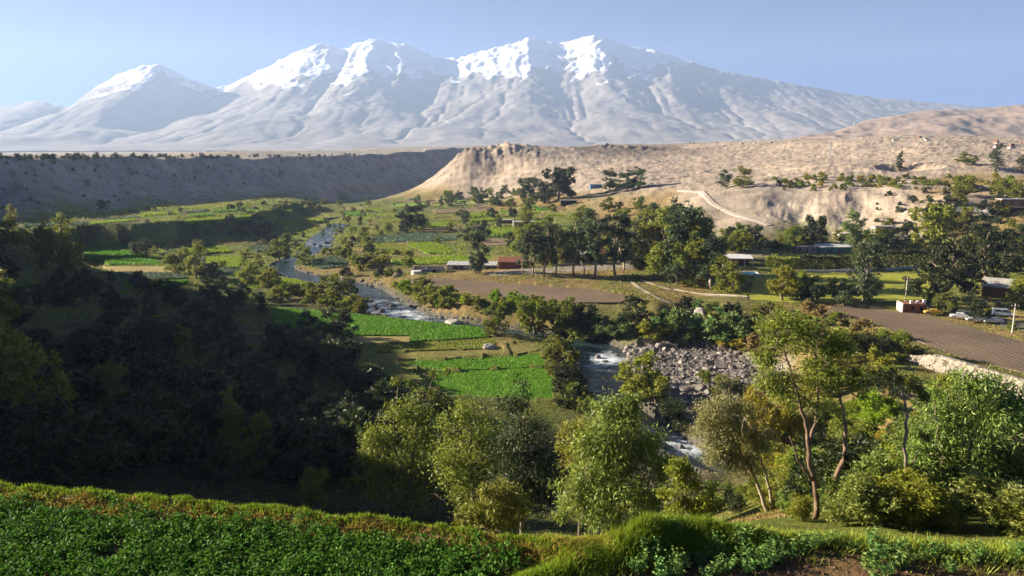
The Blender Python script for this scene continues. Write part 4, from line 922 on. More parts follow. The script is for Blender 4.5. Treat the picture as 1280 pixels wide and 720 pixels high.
scatter([(955, 224), (1040, 220), (1240, 222), (1280, 228), (1240, 240), (1100, 236), (1000, 240), (955, 236)], 115, opt(('shrub', 'bright'), ('shrub', 'yellow'), ('shrub', 'olive'), ('shrub', 'mid'), ('shrub', 'olive')), (1.4, 3.6), 'yellow green bush in the belt along the hill terrace', 'bushes in the belt on the hill terrace', names=('hillside_tree', 'hillside_bush'))
scatter([(1090, 238), (1280, 236), (1280, 300), (1090, 300)], 75, opt(('shrub', 'olive'), ('shrub', 'dark'), ('broad', 'dark'), ('shrub', 'euc')), (1.2, 3.4), 'dark scrub bush on the terraced hillside', 'scrub on the terraced hillside', names=('hillside_tree', 'hillside_bush'))
scatter([(1170, 240), (1290, 236), (1290, 335), (1200, 330), (1170, 290)], 44, opt(('broad', 'dark'), ('broad', 'olive'), ('tall', 'dark')), (5, 9), 'dark tree on the shaded slope below the wooden house', 'trees below the wooden house')
scatter([(98, 290), (160, 288), (165, 302), (100, 306)], 12, opt(('broad', 'olive'), ('broad', 'dark'), ('shrub', 'olive')), (3, 6.5), 'bushy tree on the left end of the terrace bluff above the green fields', 'trees at the left end of the bluff', names=('terrace_tree', 'terrace_bush'))
scatter([(100, 270), (330, 250), (420, 250), (330, 280), (120, 284)], 26, opt(('broad', 'euc'), ('shrub', 'dark'), ('shrub', 'olive')), (1.5, 4.0), 'grey green tree on the upper left terrace fields', 'trees on the upper left terrace', names=('terrace_tree', 'terrace_bush'))
scatter([(230, 283), (330, 270), (345, 290), (250, 300)], 30, opt(('shrub', 'euc'), ('shrub', 'olive'), ('broad', 'dark')), (1.5, 3.6), 'grey bush on the dark terrace bluff', 'bushes on the terrace bluff', names=('terrace_tree', 'terrace_bush'))
scatter([(180, 300), (340, 300), (345, 360), (240, 365), (235, 320), (190, 318)], 20, opt(('broad', 'olive'), ('broad', 'dark'), ('broad', 'bright')), (2, 5), 'leafy tree between the left fields and the river', 'trees between the left fields and the river')
scatter([(0, 205), (560, 200), (540, 232), (300, 240), (0, 262)], 60, opt(('broad', 'dark'), ('shrub', 'euc'), ('shrub', 'dark')), (1.2, 2.6), 'dark scrub on the shaded far canyon wall', 'scrub on the far canyon wall', names=('canyon_tree', 'canyon_bush'))
scatter([(0, 196.5), (200, 196), (450, 193.5), (450, 196), (200, 199), (0, 201)], 130, opt(('broad', 'dark'), ('broad', 'euc'), ('shrub', 'dark')), (1.6, 4.2), 'small tree on the rim of the far canyon wall', 'trees on the rim of the canyon wall', names=('rim_tree', 'rim_bush'))
scatter([(340, 300), (470, 300), (530, 330), (510, 350), (430, 345), (330, 352)], 44, opt(('shrub', 'bright'), ('shrub', 'olive'), ('broad', 'bright'), ('shrub', 'dark')), (2, 5), 'bush on the rough ground around the river bend', 'bushes around the river bend', names=('river_tree', 'river_bush'))
scatter([(330, 350), (450, 362), (455, 392), (400, 388), (340, 372)], 24, opt(('shrub', 'olive'), ('broad', 'olive'), ('shrub', 'bright')), (2, 5), 'bush on the left bank of the upper rapids', 'bushes left of the upper rapids')
scatter([(490, 355), (560, 366), (700, 385), (700, 400), (640, 412), (560, 398), (505, 382)], 62, opt(('shrub', 'bright'), ('shrub', 'olive'), ('shrub', 'lime'), ('broad', 'bright')), (2, 4.5), 'bright bush on the bank above the tongue of crop', 'bushes on the bank above the crop', names=('river_tree', 'river_bush'))
scatter([(520, 399), (640, 408), (700, 430), (720, 420), (640, 398)], 26, opt(('shrub', 'dark'), ('shrub', 'olive'), ('broad', 'olive')), (2, 5), 'bush by the hidden river behind the crop', 'bushes by the hidden river')
scatter([(690, 440), (710, 440), (725, 505), (745, 520), (720, 522), (700, 505)], 20, opt(('shrub', 'dark'), ('shrub', 'olive'), ('broad', 'olive')), (2, 5), 'bush along the crop edge by the deep bend', 'bushes along the crop edge')
scatter([(950, 392), (1030, 395), (1130, 440), (1140, 470), (1060, 490), (950, 470), (935, 410)], 46, opt(('shrub', 'olive'), ('shrub', 'bright'), ('shrub', 'straw'), ('broad', 'olive')), (1.5, 4.5), 'bush on the rough slope left of the wide ploughed field', 'bushes left of the wide ploughed field')
scatter([(930, 480), (1140, 480), (1290, 520), (1290, 640), (1000, 640), (920, 600)], 80, opt(('bush', 'olive'), ('bush', 'bright'), ('bush', 'mid'), ('bush', 'yellow'), ('bush', 'dark'), ('bush', 'mid')), (1.2, 3.4), 'bush on the near right slope behind the garden', 'bushes on the near right slope')
scatter([(40, 372), (330, 392), (470, 440), (560, 540), (640, 620), (300, 600), (0, 590), (0, 345)], 150, opt(('broad', 'dark'), ('broad', 'dark'), ('shrub', 'dark'), ('tall', 'dark')), (3, 8.5), 'dark tree standing in the deep shade of the valley side', 'trees in the deep shade', names=('shaded_tree', 'shaded_bush'))  # only the darkest leaves here, so part of the shade is in the colour
scatter([(880, 590), (1290, 560), (1290, 672), (1100, 662), (960, 652), (880, 645)], 85, opt(('bush', 'olive'), ('bush', 'bright'), ('bush', 'mid'), ('bush', 'dark'), ('bush', 'mid')), (0.7, 1.9), 'small bush in the thicket just below the right garden', 'bushes just below the right garden', names=('thicket_tree', 'thicket_bush'))
scatter([(840, 385), (1000, 385), (1010, 420), (840, 424)], 30, opt(('shrub', 'teal'), ('shrub', 'olive'), ('shrub', 'dark')), (1.8, 4), 'bush in the vine thicket over the pool', 'bushes in the vine thicket')
scatter([(1150, 376), (1290, 385), (1290, 420), (1230, 408), (1160, 396)], 14, opt(('shrub', 'olive'), ('shrub', 'dark'), ('shrub', 'bright')), (1.2, 2.4), 'roadside bush between the parked cars and the field', 'roadside bushes')
scatter([(40, 345), (250, 352), (330, 372), (410, 402), (330, 402), (40, 385)], 46, opt(('broad', 'dark'), ('broad', 'dark'), ('tall', 'dark')), (3, 6.5), 'dark tree on the shaded flat below the left fields', 'trees on the shaded flat', names=('shaded_tree', 'shaded_bush'))  # leaf colour kept near black to deepen the shade on the flat
for a in [('tall', 'olive', 12, 560, 352, 60, 'tall leafy tree with sunlit top at the left edge in the shade'), ('broad', 'olive', 50, 560, 412, 70, 'sunlit topped tree right of the tall left edge tree'), ('tall', 'olive', 8, 590, 470, 60, 'dim tree low at the left edge behind the garden', None, 95),
          ('tall', 'olive', 232, 470, 405, 24, 'tree whose crown just catches light in the shaded valley'), ('tall', 'olive', 146, 530, 452, 34, 'tree with a lit top in the middle of the shade'), ('column', 'bright', 291, 575, 484, 26, 'narrow bright topped tree in the shade'), ('broad', 'olive', 326, 590, 520, 52, 'round grey green bush tree with lit top in the shade'),
          ('broad', 'olive', 390, 640, 585, 36, 'brownish bush tree right above the garden bank')]: tree(*a)

# ------------------------------------------------------------------ near trees, each built for itself
def near_tree(name, label, y, foot, trunks, clumps, n, L, Wd, col, bark, seed, droop=0.4, out=0.5, thick=1.0, cat='tree'):
    """trunks: polylines of (px, py, dy, radius in m); clumps: (px, py, rx px, ry px, dy in m)"""
    rng = np.random.default_rng(seed); q = at_depth(foot[0], foot[1], y); base = np.array((q[0], q[1], min(ground(q[0], q[1]), q[2] + 0.3)))
    o = thing(name, label, cat, base); d0 = y * CP - q[2] * SP; mpp = d0 / FPX; tb = MB(); tips = []
    for tr in trunks:
        pts = [at_depth(a, b, y + dy) - base for a, b, dy, r in tr]; rad = [r for *_, r in tr]
        pts = [tuple(p) for p in pts]
        dense = []; rd = []
        for i in range(len(pts) - 1):
            for k in range(4):
                t = k / 4; dense.append(np.array(pts[i]) * (1 - t) + np.array(pts[i + 1]) * t); rd.append(rad[i] * (1 - t) + rad[i + 1] * t)
        dense.append(np.array(pts[-1])); rd.append(rad[-1]); dense = list(smooth_line(dense, 3)); dense = [p + rng.normal(size=3) * 0.02 for p in dense]
        tb.tube(dense, rd, 8); tips += [(dense[i], rd[i]) for i in range(len(dense) // 3, len(dense))]
    cl = []
    for a, b, rx, ry, dy in clumps:
        c = at_depth(a, b, y + dy) - base; cl.append((*c, rx * mpp, rx * mpp * 0.85, ry * mpp))
        for k in range(3):
            e = c + rng.normal(size=3) * np.array((rx, rx, ry)) * mpp * (0.0 if k == 0 else 0.55)
            t, r = min(tips, key=lambda s: np.linalg.norm(s[0] - e) + 0.5 * max(0, s[0][2] - e[2]))
            tb.tube(limb(t, e, rng, 5, 0.1), np.linspace(min(r * 0.6, 0.07 * thick), 0.012, 6), 5)
            for m in range(3): 
                e2 = e + rng.normal(size=3) * np.array((rx, rx, ry)) * mpp * 0.5; tb.tube(limb(e, e2, rng, 3, 0.1), np.linspace(0.02 * thick, 0.006, 4), 4)
    tb.build('trunk', bark, o, None, True)
    V, Fq = cloud(cl, n, L, Wd, rng, droop, out, 0.6, 120, 0.24)
    link('crown', mesh_np('crown', V, Fq, LM[col]), o); return o
def gy(px, py, y): q = at_depth(px, py, y); return ground(q[0], q[1])
def foot(px, y):                                            # photo row where the ground lies under column px at distance y
    x = (px - 640) / FPX * y / CP
    for _ in range(3):
        z = ground(x, y); d = y * CP - z * SP; x = (px - 640) / FPX * d
    z = ground(x, y); d = y * CP - z * SP; return (px, 360 - FPX * (y * SP + z * CP) / d)
f = foot(775, 44)
near_tree('broadleaf_tree', 'big silver green tree with long leaves in the middle behind the yellow grass bank', 44, f, [[(f[0], f[1], 0, .26), (772, 650, 0, .2), (778, 600, 0, .15), (775, 540, 0, .06)], [(f[0], f[1], 0, .2), (800, 640, .5, .14), (815, 590, .5, .06)], [(f[0], f[1], 0, .16), (745, 640, -.5, .11), (738, 590, -.5, .05)]],
    [(775, 525, 34, 26, 0), (748, 556, 34, 30, -.6), (800, 555, 38, 30, .5), (830, 590, 22, 28, .6), (726, 604, 28, 32, -.8), (768, 612, 44, 38, -1), (812, 628, 28, 30, 0), (786, 503, 18, 14, 0), (742, 640, 34, 24, -1.2), (760, 580, 36, 30, .8), (800, 600, 30, 30, -1), (780, 655, 40, 18, -1), (712, 634, 18, 20, 0)], 26000, 0.34, 0.085, 'mid', BARK, 301, 0.8)
f = foot(510, 78)
near_tree('broadleaf_tree', 'olive tree with bare twiggy top left of centre in front of the crop', 78, f, [[(f[0], f[1], 0, .3), (512, 600, 0, .22), (520, 540, 0, .14), (535, 490, 0, .06), (545, 462, 0, .03)], [(512, 600, 0, .2), (490, 560, .5, .1), (495, 500, .5, .05), (500, 472, .5, .03)]],
    [(500, 520, 32, 22, 0), (474, 546, 26, 22, 0), (530, 545, 38, 30, -1), (515, 578, 40, 28, 1), (462, 570, 20, 24, 0), (546, 462, 12, 10, 0), (502, 474, 13, 10, 0), (540, 494, 22, 14, 0), (470, 600, 26, 22, 0), (520, 610, 40, 24, 0), (552, 575, 22, 24, 0)], 15000, 0.40, 0.15, 'olive', BARK, 302)
f = foot(592, 70)
near_tree('broadleaf_tree', 'yellowish olive tree right of the twiggy topped one', 70, f, [[(f[0], f[1], 0, .26), (590, 600, 0, .18), (588, 540, 0, .08)]],
    [(586, 520, 30, 24, 0), (602, 552, 40, 30, 0), (570, 575, 34, 30, 0), (612, 600, 38, 34, 0), (580, 618, 36, 26, 0), (560, 530, 18, 18, 0)], 12000, 0.36, 0.14, 'olive', BARK, 303)
f = foot(652, 64)
near_tree('broadleaf_tree', 'dark olive tree left of the big silver green one', 64, f, [[(f[0], f[1], 0, .26), (654, 600, 0, .18), (650, 530, 0, .08)]],
    [(646, 500, 24, 22, 0), (660, 534, 28, 30, 0), (640, 558, 32, 30, 0), (668, 580, 26, 30, 0), (655, 616, 32, 28, 0), (680, 620, 22, 26, 0), (640, 600, 26, 26, 0)], 11000, 0.36, 0.13, 'dark', BARK, 304)
f = foot(612, 40)
near_tree('broadleaf_tree', 'low yellow olive tree just behind the garden bank', 40, f, [[(f[0], f[1], 0, .12), (612, 640, 0, .08), (620, 612, 0, .04)]],
    [(620, 612, 24, 16, 0), (600, 634, 28, 20, 0), (636, 632, 24, 20, 0), (618, 655, 36, 16, 0), (584, 652, 20, 14, 0)], 6000, 0.26, 0.09, 'olive', BARK, 305)
f = foot(725, 56)
near_tree('broadleaf_tree', 'ochre green tree peeping out left above the big silver green one', 56, f, [[(f[0], f[1], 0, .16), (724, 590, 0, .1), (722, 550, 0, .05)]], [(715, 535, 22, 16, 0), (736, 545, 24, 18, 0), (715, 565, 22, 20, 0), (735, 590, 28, 30, 0)], 5000, 0.3, 0.12, 'olive', BARK, 306)
f = foot(962, 38)
near_tree('willow_tree', 'grey olive willow with pale leaning trunks right of the river', 38, f, [[(f[0], f[1], 0, .15), (958, 640, 0, .13), (946, 602, 0, .1), (928, 568, 0, .07), (908, 535, 0, .03)], [(f[0] + 4, f[1], 0, .12), (966, 636, 0, .1), (958, 590, .4, .07), (938, 545, .4, .03)]],
    [(900, 506, 26, 20, 0), (884, 534, 22, 20, 0), (914, 545, 26, 26, 0), (936, 575, 26, 22, 0), (906, 570, 22, 22, 0), (926, 520, 24, 20, 0), (950, 545, 18, 24, 0), (890, 560, 16, 18, 0)], 16000, 0.19, 0.05, 'grey', BARKL, 307, 0.9)
f = foot(862, 34)
near_tree('broadleaf_tree', 'small yellow green tree between the big silver tree and the river', 34, f, [[(f[0], f[1], 0, .09), (860, 640, 0, .07), (856, 600, 0, .04)]], [(850, 588, 20, 14, 0), (866, 606, 24, 16, 0), (842, 622, 20, 16, 0), (880, 628, 22, 16, 0), (862, 640, 26, 12, 0)], 6000, 0.2, 0.08, 'bright', BARK, 308)
f = foot(1026, 24.5)
near_tree('twin_trunk_tree', 'airy tree with two curving brown trunks on the right of the photo', 24.5, f, [[(1020, f[1], 0, .12), (1022, 645, 0, .11), (1019, 608, 0, .095), (1011, 575, 0, .085), (1011, 545, 0, .075), (1003, 515, 0, .06), (990, 470, .3, .04), (975, 420, .3, .02)], [(1033, f[1], 0, .11), (1035, 645, 0, .1), (1038, 612, 0, .09), (1054, 575, 0, .08), (1058, 545, 0, .07), (1054, 510, 0, .055), (1048, 480, -.3, .03)], [(1011, 560, 0, .07), (1022, 520, .4, .05), (1024, 470, .5, .035), (1012, 420, .5, .02)], [(1015, 600, 0, .05), (998, 575, -.3, .035), (988, 545, -.3, .02)]],
    [(972, 402, 24, 14, 0), (1000, 420, 32, 20, .3), (962, 440, 26, 20, -.3), (1020, 452, 30, 24, .3), (984, 474, 34, 24, 0), (1050, 482, 28, 20, -.3), (1038, 428, 24, 18, 0), (1000, 500, 28, 16, .4), (1068, 466, 18, 16, 0), (955, 470, 18, 16, 0), (1030, 505, 26, 14, .5)], 9500, 0.15, 0.05, 'olive', BARKR, 309, 0.4, thick=0.7)
f = foot(1131, 23.5)
near_tree('slender_tree', 'slender tree with one thin straight dark trunk near the right edge', 23.5, f, [[(1131, f[1], 0, .075), (1132, 640, 0, .07), (1134, 600, 0, .06), (1131, 560, 0, .055), (1133, 520, 0, .045), (1129, 490, 0, .035), (1121, 468, 0, .015)], [(1134, 592, 0, .025), (1148, 566, .2, .018), (1154, 552, .2, .01)], [(1133, 520, 0, .025), (1146, 500, .2, .012)], [(1130, 500, 0, .025), (1112, 484, 0, .012)]],
    [(1112, 474, 16, 9, 0), (1132, 470, 14, 10, 0), (1146, 492, 14, 10, 0), (1156, 550, 10, 8, 0), (1118, 510, 12, 9, 0)], 1500, 0.13, 0.045, 'olive', BARK, 310, 0.3, thick=0.5)
f = foot(1205, 27)
near_tree('broadleaf_tree', 'large dense tree with drooping leaves filling the lower right', 27, f, [[(f[0], f[1], 0, .2), (1205, 640, 0, .16), (1210, 580, 0, .11), (1216, 520, 0, .05)], [(f[0], f[1], 0, .16), (1180, 640, 0, .11), (1172, 580, -.3, .05)], [(f[0], f[1], 0, .16), (1240, 630, .3, .11), (1258, 570, .3, .05)]],
    [(1220, 482, 34, 22, 0), (1182, 502, 30, 22, 0), (1258, 510, 36, 30, 0), (1214, 530, 44, 36, -.4), (1172, 542, 30, 30, -.3), (1250, 572, 44, 40, 0), (1190, 592, 40, 36, -.5), (1144, 580, 24, 32, -.4), (1238, 632, 50, 34, -.5), (1182, 640, 40, 28, -.6), (1134, 622, 24, 26, -.3), (1296, 590, 36, 54, 0), (1292, 520, 24, 30, 0), (1160, 612, 30, 30, 0), (1286, 650, 40, 24, 0)], 42000, 0.19, 0.055, 'mid', BARK, 311, 0.8)
f = foot(1100, 33)
near_tree('broadleaf_tree', 'light green bush tree between the slender trunk and the twin trunks', 33, f, [[(f[0], f[1], 0, .08), (1098, 620, 0, .05), (1096, 590, 0, .03)]], [(1092, 590, 26, 20, 0), (1116, 570, 20, 20, 0), (1075, 615, 26, 20, 0), (1108, 615, 28, 22, 0), (1090, 640, 34, 14, 0)], 8000, 0.17, 0.07, 'bright', BARK, 312)

# ------------------------------------------------------------------ foreground garden
g = np.random.default_rng(77)
def berm_line(k): return BERMS[k][0]
# potato-like crop on the near terrace
cx0 = g.uniform(-30, 3.0, 16000); cy0 = g.uniform(10.5, 22, 16000)
dA, _ = poly_dist(cx0, cy0, berm_line(0)); dB, _ = poly_dist(cx0, cy0, berm_line(1)); bl = np.array(berm_line(1)); bx = np.interp(cy0, bl[:, 1], bl[:, 0])
aA = np.array(berm_line(0)); ya = np.interp(cx0, aA[:, 0], aA[:, 1])
keep = (cy0 < ya - 0.75 + 0.2 * g.normal(size=len(cx0))) & (dB > 0.7) & (cx0 < np.interp(cy0, np.sort(bl[:, 1]), bl[np.argsort(bl[:, 1]), 0]) - 0.6) & (fbm(cx0 * 0.55, cy0 * 0.55, 3, 402) > -0.45)
cx0, cy0 = cx0[keep][:9000], cy0[keep][:9000]; n = len(cx0); nl = 38
ps = g.uniform(0.75, 1.25, n) * (1 + 0.35 * fbm(cx0 * 0.7, cy0 * 0.7, 2, 401)); th = g.uniform(0, 6.28, (n, nl)); rr = np.sqrt(g.uniform(0.02, 1, (n, nl))) * 0.2 * ps[:, None]; hh = (0.34 - 1.9 * rr ** 1.6 + g.normal(size=(n, nl)) * 0.05) * ps[:, None]
gz = ground_np(cx0, cy0)
Pp = np.stack([cx0[:, None] + rr * np.cos(th), cy0[:, None] + rr * np.sin(th), gz[:, None] + np.maximum(hh, 0.03)], -1).reshape(-1, 3)
ax = unit(np.stack([np.cos(th), np.sin(th), 0 * th - 0.1], -1).reshape(-1, 3) + g.normal(size=(n * nl, 3)) * 0.45)
V, Fq = leaf_quads(Pp, ax, 0.088 * g.uniform(0.6, 1.4, n * nl), 0.062 * g.uniform(0.7, 1.3, n * nl), g)
CROPM = leaf_mat('garden_crop_leaves', (0.035, 0.13, 0.010), (0.11, 0.29, 0.030), 0.3, 0.65, 0.12)
kind(link('garden_crop', mesh_np('garden_crop', V, Fq, CROPM)), 'stuff', 'dense dark green leafy crop on the near terrace')
# grass on the banks
def blades(name, lines, n, h, spread, mat, seed, label, lean=(0.25, -0.1)):
    r = np.random.default_rng(seed); P_ = []
    for ln, hs, wt in lines:
        a = np.array(ln)[:, :2]; L = np.r_[0, np.cumsum(np.linalg.norm(np.diff(a, axis=0), axis=1))]; m = int(n * wt); s = r.uniform(0, L[-1], m); c = np.stack([np.interp(s, L, a[:, 0]), np.interp(s, L, a[:, 1])], -1) + r.normal(size=(m, 2)) * spread * hs
        P_.append(np.c_[c, np.full(m, hs)])
    q = np.concatenate(P_); dens = fbm(q[:, 0] * 1.5, q[:, 1] * 1.5, 3, seed); k = dens > r.uniform(-0.55, 0.15, len(q)); q = q[k]; m = len(q)
    p = np.c_[q[:, :2], ground_np(q[:, 0], q[:, 1]) - 0.02]; a = unit(r.normal(size=(m, 3)) * np.array((0.38, 0.38, 0.1)) + np.array((lean[0], lean[1], 1.0)))
    V, Fq = leaf_quads(p, a, h * q[:, 2] * r.uniform(0.45, 1.3, m), 0.018 + 0.012 * r.uniform(0, 1, m), r)
    return kind(link(name, mesh_np(name, V, Fq, LM[mat] if isinstance(mat, str) else mat)), 'stuff', label)
bA, bB = berm_line(0), berm_line(1)
up_ = [(p[0], p[1] + 0.35) for p in bA]; dn_ = [(p[0], p[1] - 0.45) for p in bA]
blades('bank_grass', [(up_, 1.0, 1.0)], 70000, 0.17, 0.27, 'lime', 21, 'yellow green grass along the top of the terrace bank')
blades('dry_bank_grass', [(dn_, 1.0, 1.0), (bA, 1.0, .4)], 38000, 0.10, 0.26, 'gold', 22, 'dry straw coloured grass on the face of the bank')
blades('tussock_grass', [(bB[3:6], 1.6, 1.0)], 22000, 0.26, 0.22, 'lime', 28, 'tall golden green tussock where the bank bends')
blades('dry_bank_grass', [(bB, 1.0, 1.0)], 12000, 0.12, 0.3, 'straw2', 29, 'dry golden grass at the foot of the crossing bank')
blades('bank_grass', [(bB, 1.0, 1.0), (bB[3:], 1.4, .4)], 36000, 0.18, 0.26, 'lime', 23, 'tall yellow green grass on the bank that crosses the garden')
rgt = [(e[0], e[1] + 0.3) for e in EDGE if e[0] > 3.2]
blades('edge_grass', [(rgt, 1.2, 1.0)], 30000, 0.26, 0.5, 'bright', 24, 'green tall grass along the edge of the right garden')
md = [tuple(on_plane(a, b, -10.2)[:2]) for a, b in [(700, 682), (740, 672), (790, 672)]]
blades('dry_bank_grass', [(md, 1.2, 1.0)], 26000, 0.14, 0.4, 'gold', 25, 'pale dry grass on the low mound')
blades('mound_grass', [(md, 1.2, 1.0)], 10000, 0.16, 0.4, 'lime', 26, 'short green grass on the low mound')
# broad leaved plants on the bare soil on the right
def bean_mesh(seed):
    r = np.random.default_rng(seed); pp = []; aa = []
    for s in range(9):
        an = r.uniform(0, 6.28); b = r.uniform(0.0, 0.12); hgt = r.uniform(0.25, 0.6); ln = r.uniform(0.05, 0.3)
        for k in range(13):
            t = (k + 1) / 13; a2 = an + k * 2.4; p = np.array((math.cos(an) * (b + ln * t * t), math.sin(an) * (b + ln * t * t), hgt * t)); pp.append(p); aa.append((math.cos(a2), math.sin(a2), r.uniform(-0.2, 0.5)))
    pp = np.array(pp); aa = unit(np.array(aa) + r.normal(size=(len(aa), 3)) * 0.25)
    return leaf_quads(pp, aa, 0.10 * r.uniform(0.7, 1.3, len(pp)), 0.062 * r.uniform(0.7, 1.2, len(pp)), r)
BEANM = leaf_mat('bean_leaves', (0.075, 0.15, 0.025), (0.20, 0.32, 0.08), 0.3, 0.6, 0.15)
BM = [mesh_np('bean_plant', *bean_mesh(50 + k), BEANM) for k in range(4)]
bpos = []
rows = [((790, 718), (860, 672), 17), ((830, 722), (930, 676), 22), ((880, 724), (985, 682), 18), ((930, 716), (1010, 690), 9), ((1010, 690), (1050, 676), 7), ((1058, 690), (1110, 676), 6), ((1085, 705), (1135, 690), 10), ((1100, 722), (1150, 702), 8), ((1150, 700), (1215, 684), 8), ((1180, 716), (1240, 694), 5), ((1255, 706), (1290, 690), 4), ((960, 712), (975, 690), 4)]
for a, b, m in rows:
    for k in range(m):
        t = (k + prng.uniform(0, 0.8)) / m; q = on_plane(a[0] + (b[0] - a[0]) * t + prng.uniform(-9, 9), a[1] + (b[1] - a[1]) * t + prng.uniform(-4, 4), -10.4); bpos.append(q)
for q in bpos:
    o = link('bean_plant', prng.choice(BM), None, (q[0], q[1], ground(q[0], q[1]) - 0.02)); s = prng.uniform(0.55, 1.1); o.scale = (s, s, s * prng.uniform(0.8, 1.1)); o.rotation_euler = (0, 0, prng.uniform(0, 6.28))
    tag(o, 'leafy grey green bean plant on the bare soil of the right garden', 'plant', 'bean plants on the bare soil')
# clods
def rock_mesh(name, seed, mat, flat=0.75, sub=3):
    bm = __import__('bmesh').new(); __import__('bmesh').ops.create_icosphere(bm, subdivisions=sub, radius=1.0); r = np.random.default_rng(seed)
    co = np.array([v.co for v in bm.verts]); nrm_ = r.normal(size=(9, 3)); nrm_ = unit(nrm_); off = r.uniform(0.55, 0.9, 9)
    for nn, of in zip(nrm_, off):
        d = co @ nn; co = co - np.maximum(d - of, 0)[:, None] * nn
    co = co + 0.10 * np.stack([fbm(co[:, 0] * 2 + seed, co[:, 1] * 2 + co[:, 2], 3, seed + k) for k in range(3)], -1); co *= np.array((1.15, 0.95, flat)) * (1 + 0.15 * r.normal(size=3))
    for v, c in zip(bm.verts, co): v.co = c
    me = bpy.data.meshes.new(name); bm.to_mesh(me); bm.free(); me.materials.append(mat); return me
ROCK = noise_mat('grey_river_stone', (0.115, 0.10, 0.092), (0.27, 0.245, 0.225), 1.3, 0.85, 0.06, 4)
_t = ROCK.node_tree; _b = _t.nodes['Principled BSDF']; _src = _b.inputs['Base Color'].links[0].from_socket; _gg = _t.nodes.new('ShaderNodeNewGeometry'); _oi = _t.nodes.new('ShaderNodeObjectInfo'); _ad = nd(_t, 'ShaderNodeMath', operation='ADD'); _fr2 = nd(_t, 'ShaderNodeMath', operation='FRACT')
_t.links.new(_gg.outputs['Random Per Island'], _ad.inputs[0]); _t.links.new(_oi.outputs['Random'], _ad.inputs[1]); _t.links.new(_ad.outputs[0], _fr2.inputs[0]); _t.links.new(mix(_t, 1.0, _src, ramp(_t, _fr2.outputs[0], [(0.0, (0.55, 0.52, 0.50)), (0.55, (0.95, 0.93, 0.92)), (0.9, (1.25, 1.22, 1.18)), (1.0, (1.9, 1.85, 1.8))]), 'MULTIPLY'), _b.inputs['Base Color'])
ROCKP = noise_mat('pale_granite', (0.26, 0.235, 0.205), (0.46, 0.42, 0.37), 0.9, 0.85, 0.06, 3)
SOILC = noise_mat('soil_clod', (0.10, 0.062, 0.036), (0.20, 0.125, 0.075), 3.0, 0.95)
RM = [rock_mesh('boulder', 200 + k, ROCK) for k in range(7)]
def many(name, base_meshes, P_, sc, mat, label):
    Vs = []; Fs = []; n0 = 0
    data = []
    for me in base_meshes:
        v = np.array([x.co for x in me.vertices]); f_ = np.array([x.vertices[:] for x in me.polygons]); data.append((v, f_))
    for i, (p, s) in enumerate(zip(P_, sc)):
        v, f_ = data[i % len(data)]; an = i * 2.399; c_, s_ = math.cos(an), math.sin(an); v2 = v * s; v2 = np.stack([v2[:, 0] * c_ - v2[:, 1] * s_, v2[:, 0] * s_ + v2[:, 1] * c_, v2[:, 2]], -1) + p; Vs.append(v2); Fs.append(f_ + n0); n0 += len(v)
    return kind(link(name, mesh_np(name, np.concatenate(Vs), np.concatenate(Fs), mat)), 'stuff', label)
LOW = [rock_mesh('stone', 260 + k, ROCK, 0.7, 1) for k in range(5)]
cq = np.stack([g.uniform(3, 24, 1500), g.uniform(11, 19.5, 1500)], -1); many('soil_clods', LOW[:4], np.c_[cq, ground_np(cq[:, 0], cq[:, 1])], g.uniform(0.015, 0.07, 1500), SOILC, 'loose brown clods on the bare garden soil')
# the stone bar by the river
sp = np.array([(prng.uniform(768, 960), prng.uniform(428, 514)) for _ in range(9000)]); kp = in_poly(sp[:, 0], sp[:, 1], GRAVEL); sp = sp[kp]
SW = np.array([on_plane(a, b, -47.6) for a, b in sp]); dq, pq = poly_dist(SW[:, 0], SW[:, 1], [tuple(p[:2]) for p in RIVER]); SW = SW[dq > 4.6]; SW[:, 2] = ground_np(SW[:, 0], SW[:, 1])
nb = 230; szs = np.random.default_rng(3).lognormal(-0.55, 0.38, nb)
for i in range(nb):
    p = SW[i]; s = min(float(szs[i]), 1.5); o = link('boulder', RM[i % 7], None, (p[0], p[1], p[2] + s * 0.15)); o.scale = (s, s, s * 0.85); o.rotation_euler = (prng.uniform(-.3, .3), prng.uniform(-.3, .3), prng.uniform(0, 6.28))
    tag(o, 'grey boulder lying on the stone bar beside the river', 'boulder', 'boulders on the stone bar')
rest = SW[nb:nb + 3300]; many('river_stones', LOW, rest, np.random.default_rng(4).lognormal(-1.25, 0.4, len(rest)), ROCK, 'grey river stones covering the bar')
def boulder(px, py, wpx, lab, mat=None, flat=0.6, grp=None):
    q = cast(px, py); d = q[1] * CP - q[2] * SP; s = wpx / FPX * d / 2.2; o = link('boulder', rock_mesh('boulder', int(px * 3 + py), mat or ROCK, flat), None, (q[0], q[1], ground(q[0], q[1]) + s * 0.15)); o.scale = (s, s, s); o.rotation_euler = (0, 0, prng.uniform(0, 6)); return tag(o, lab, 'boulder', grp)
for a in [(565, 407, 30, 'large flat boulder at the top edge of the green crop', ROCKP, 0.5), (612, 436, 28, 'flat grey boulder at the right end of the stubble strip', ROCKP, 0.4), (498, 346, 14, 'boulder beside the left end of the long ploughed strip', ROCK, 0.6), (806, 440, 16, 'big grey boulder at the top of the stone bar by the pool', ROCK, 0.8), (815, 436, 14, 'second big boulder at the top of the stone bar', ROCK, 0.8),
          (875, 396, 20, 'pale rock face among the vines on the bank', ROCKP, 1.3), (862, 390, 12, 'pale square rock above the vine curtain', ROCKP, 0.9), (948, 480, 16, 'large boulder at the right edge of the stone bar', ROCK, 0.7), (940, 498, 14, 'boulder at the lower right edge of the stone bar', ROCK, 0.7), (1140, 448, 14, 'pale boulder at the left foot of the stone wall', ROCKP, 0.7)]: boulder(*a)
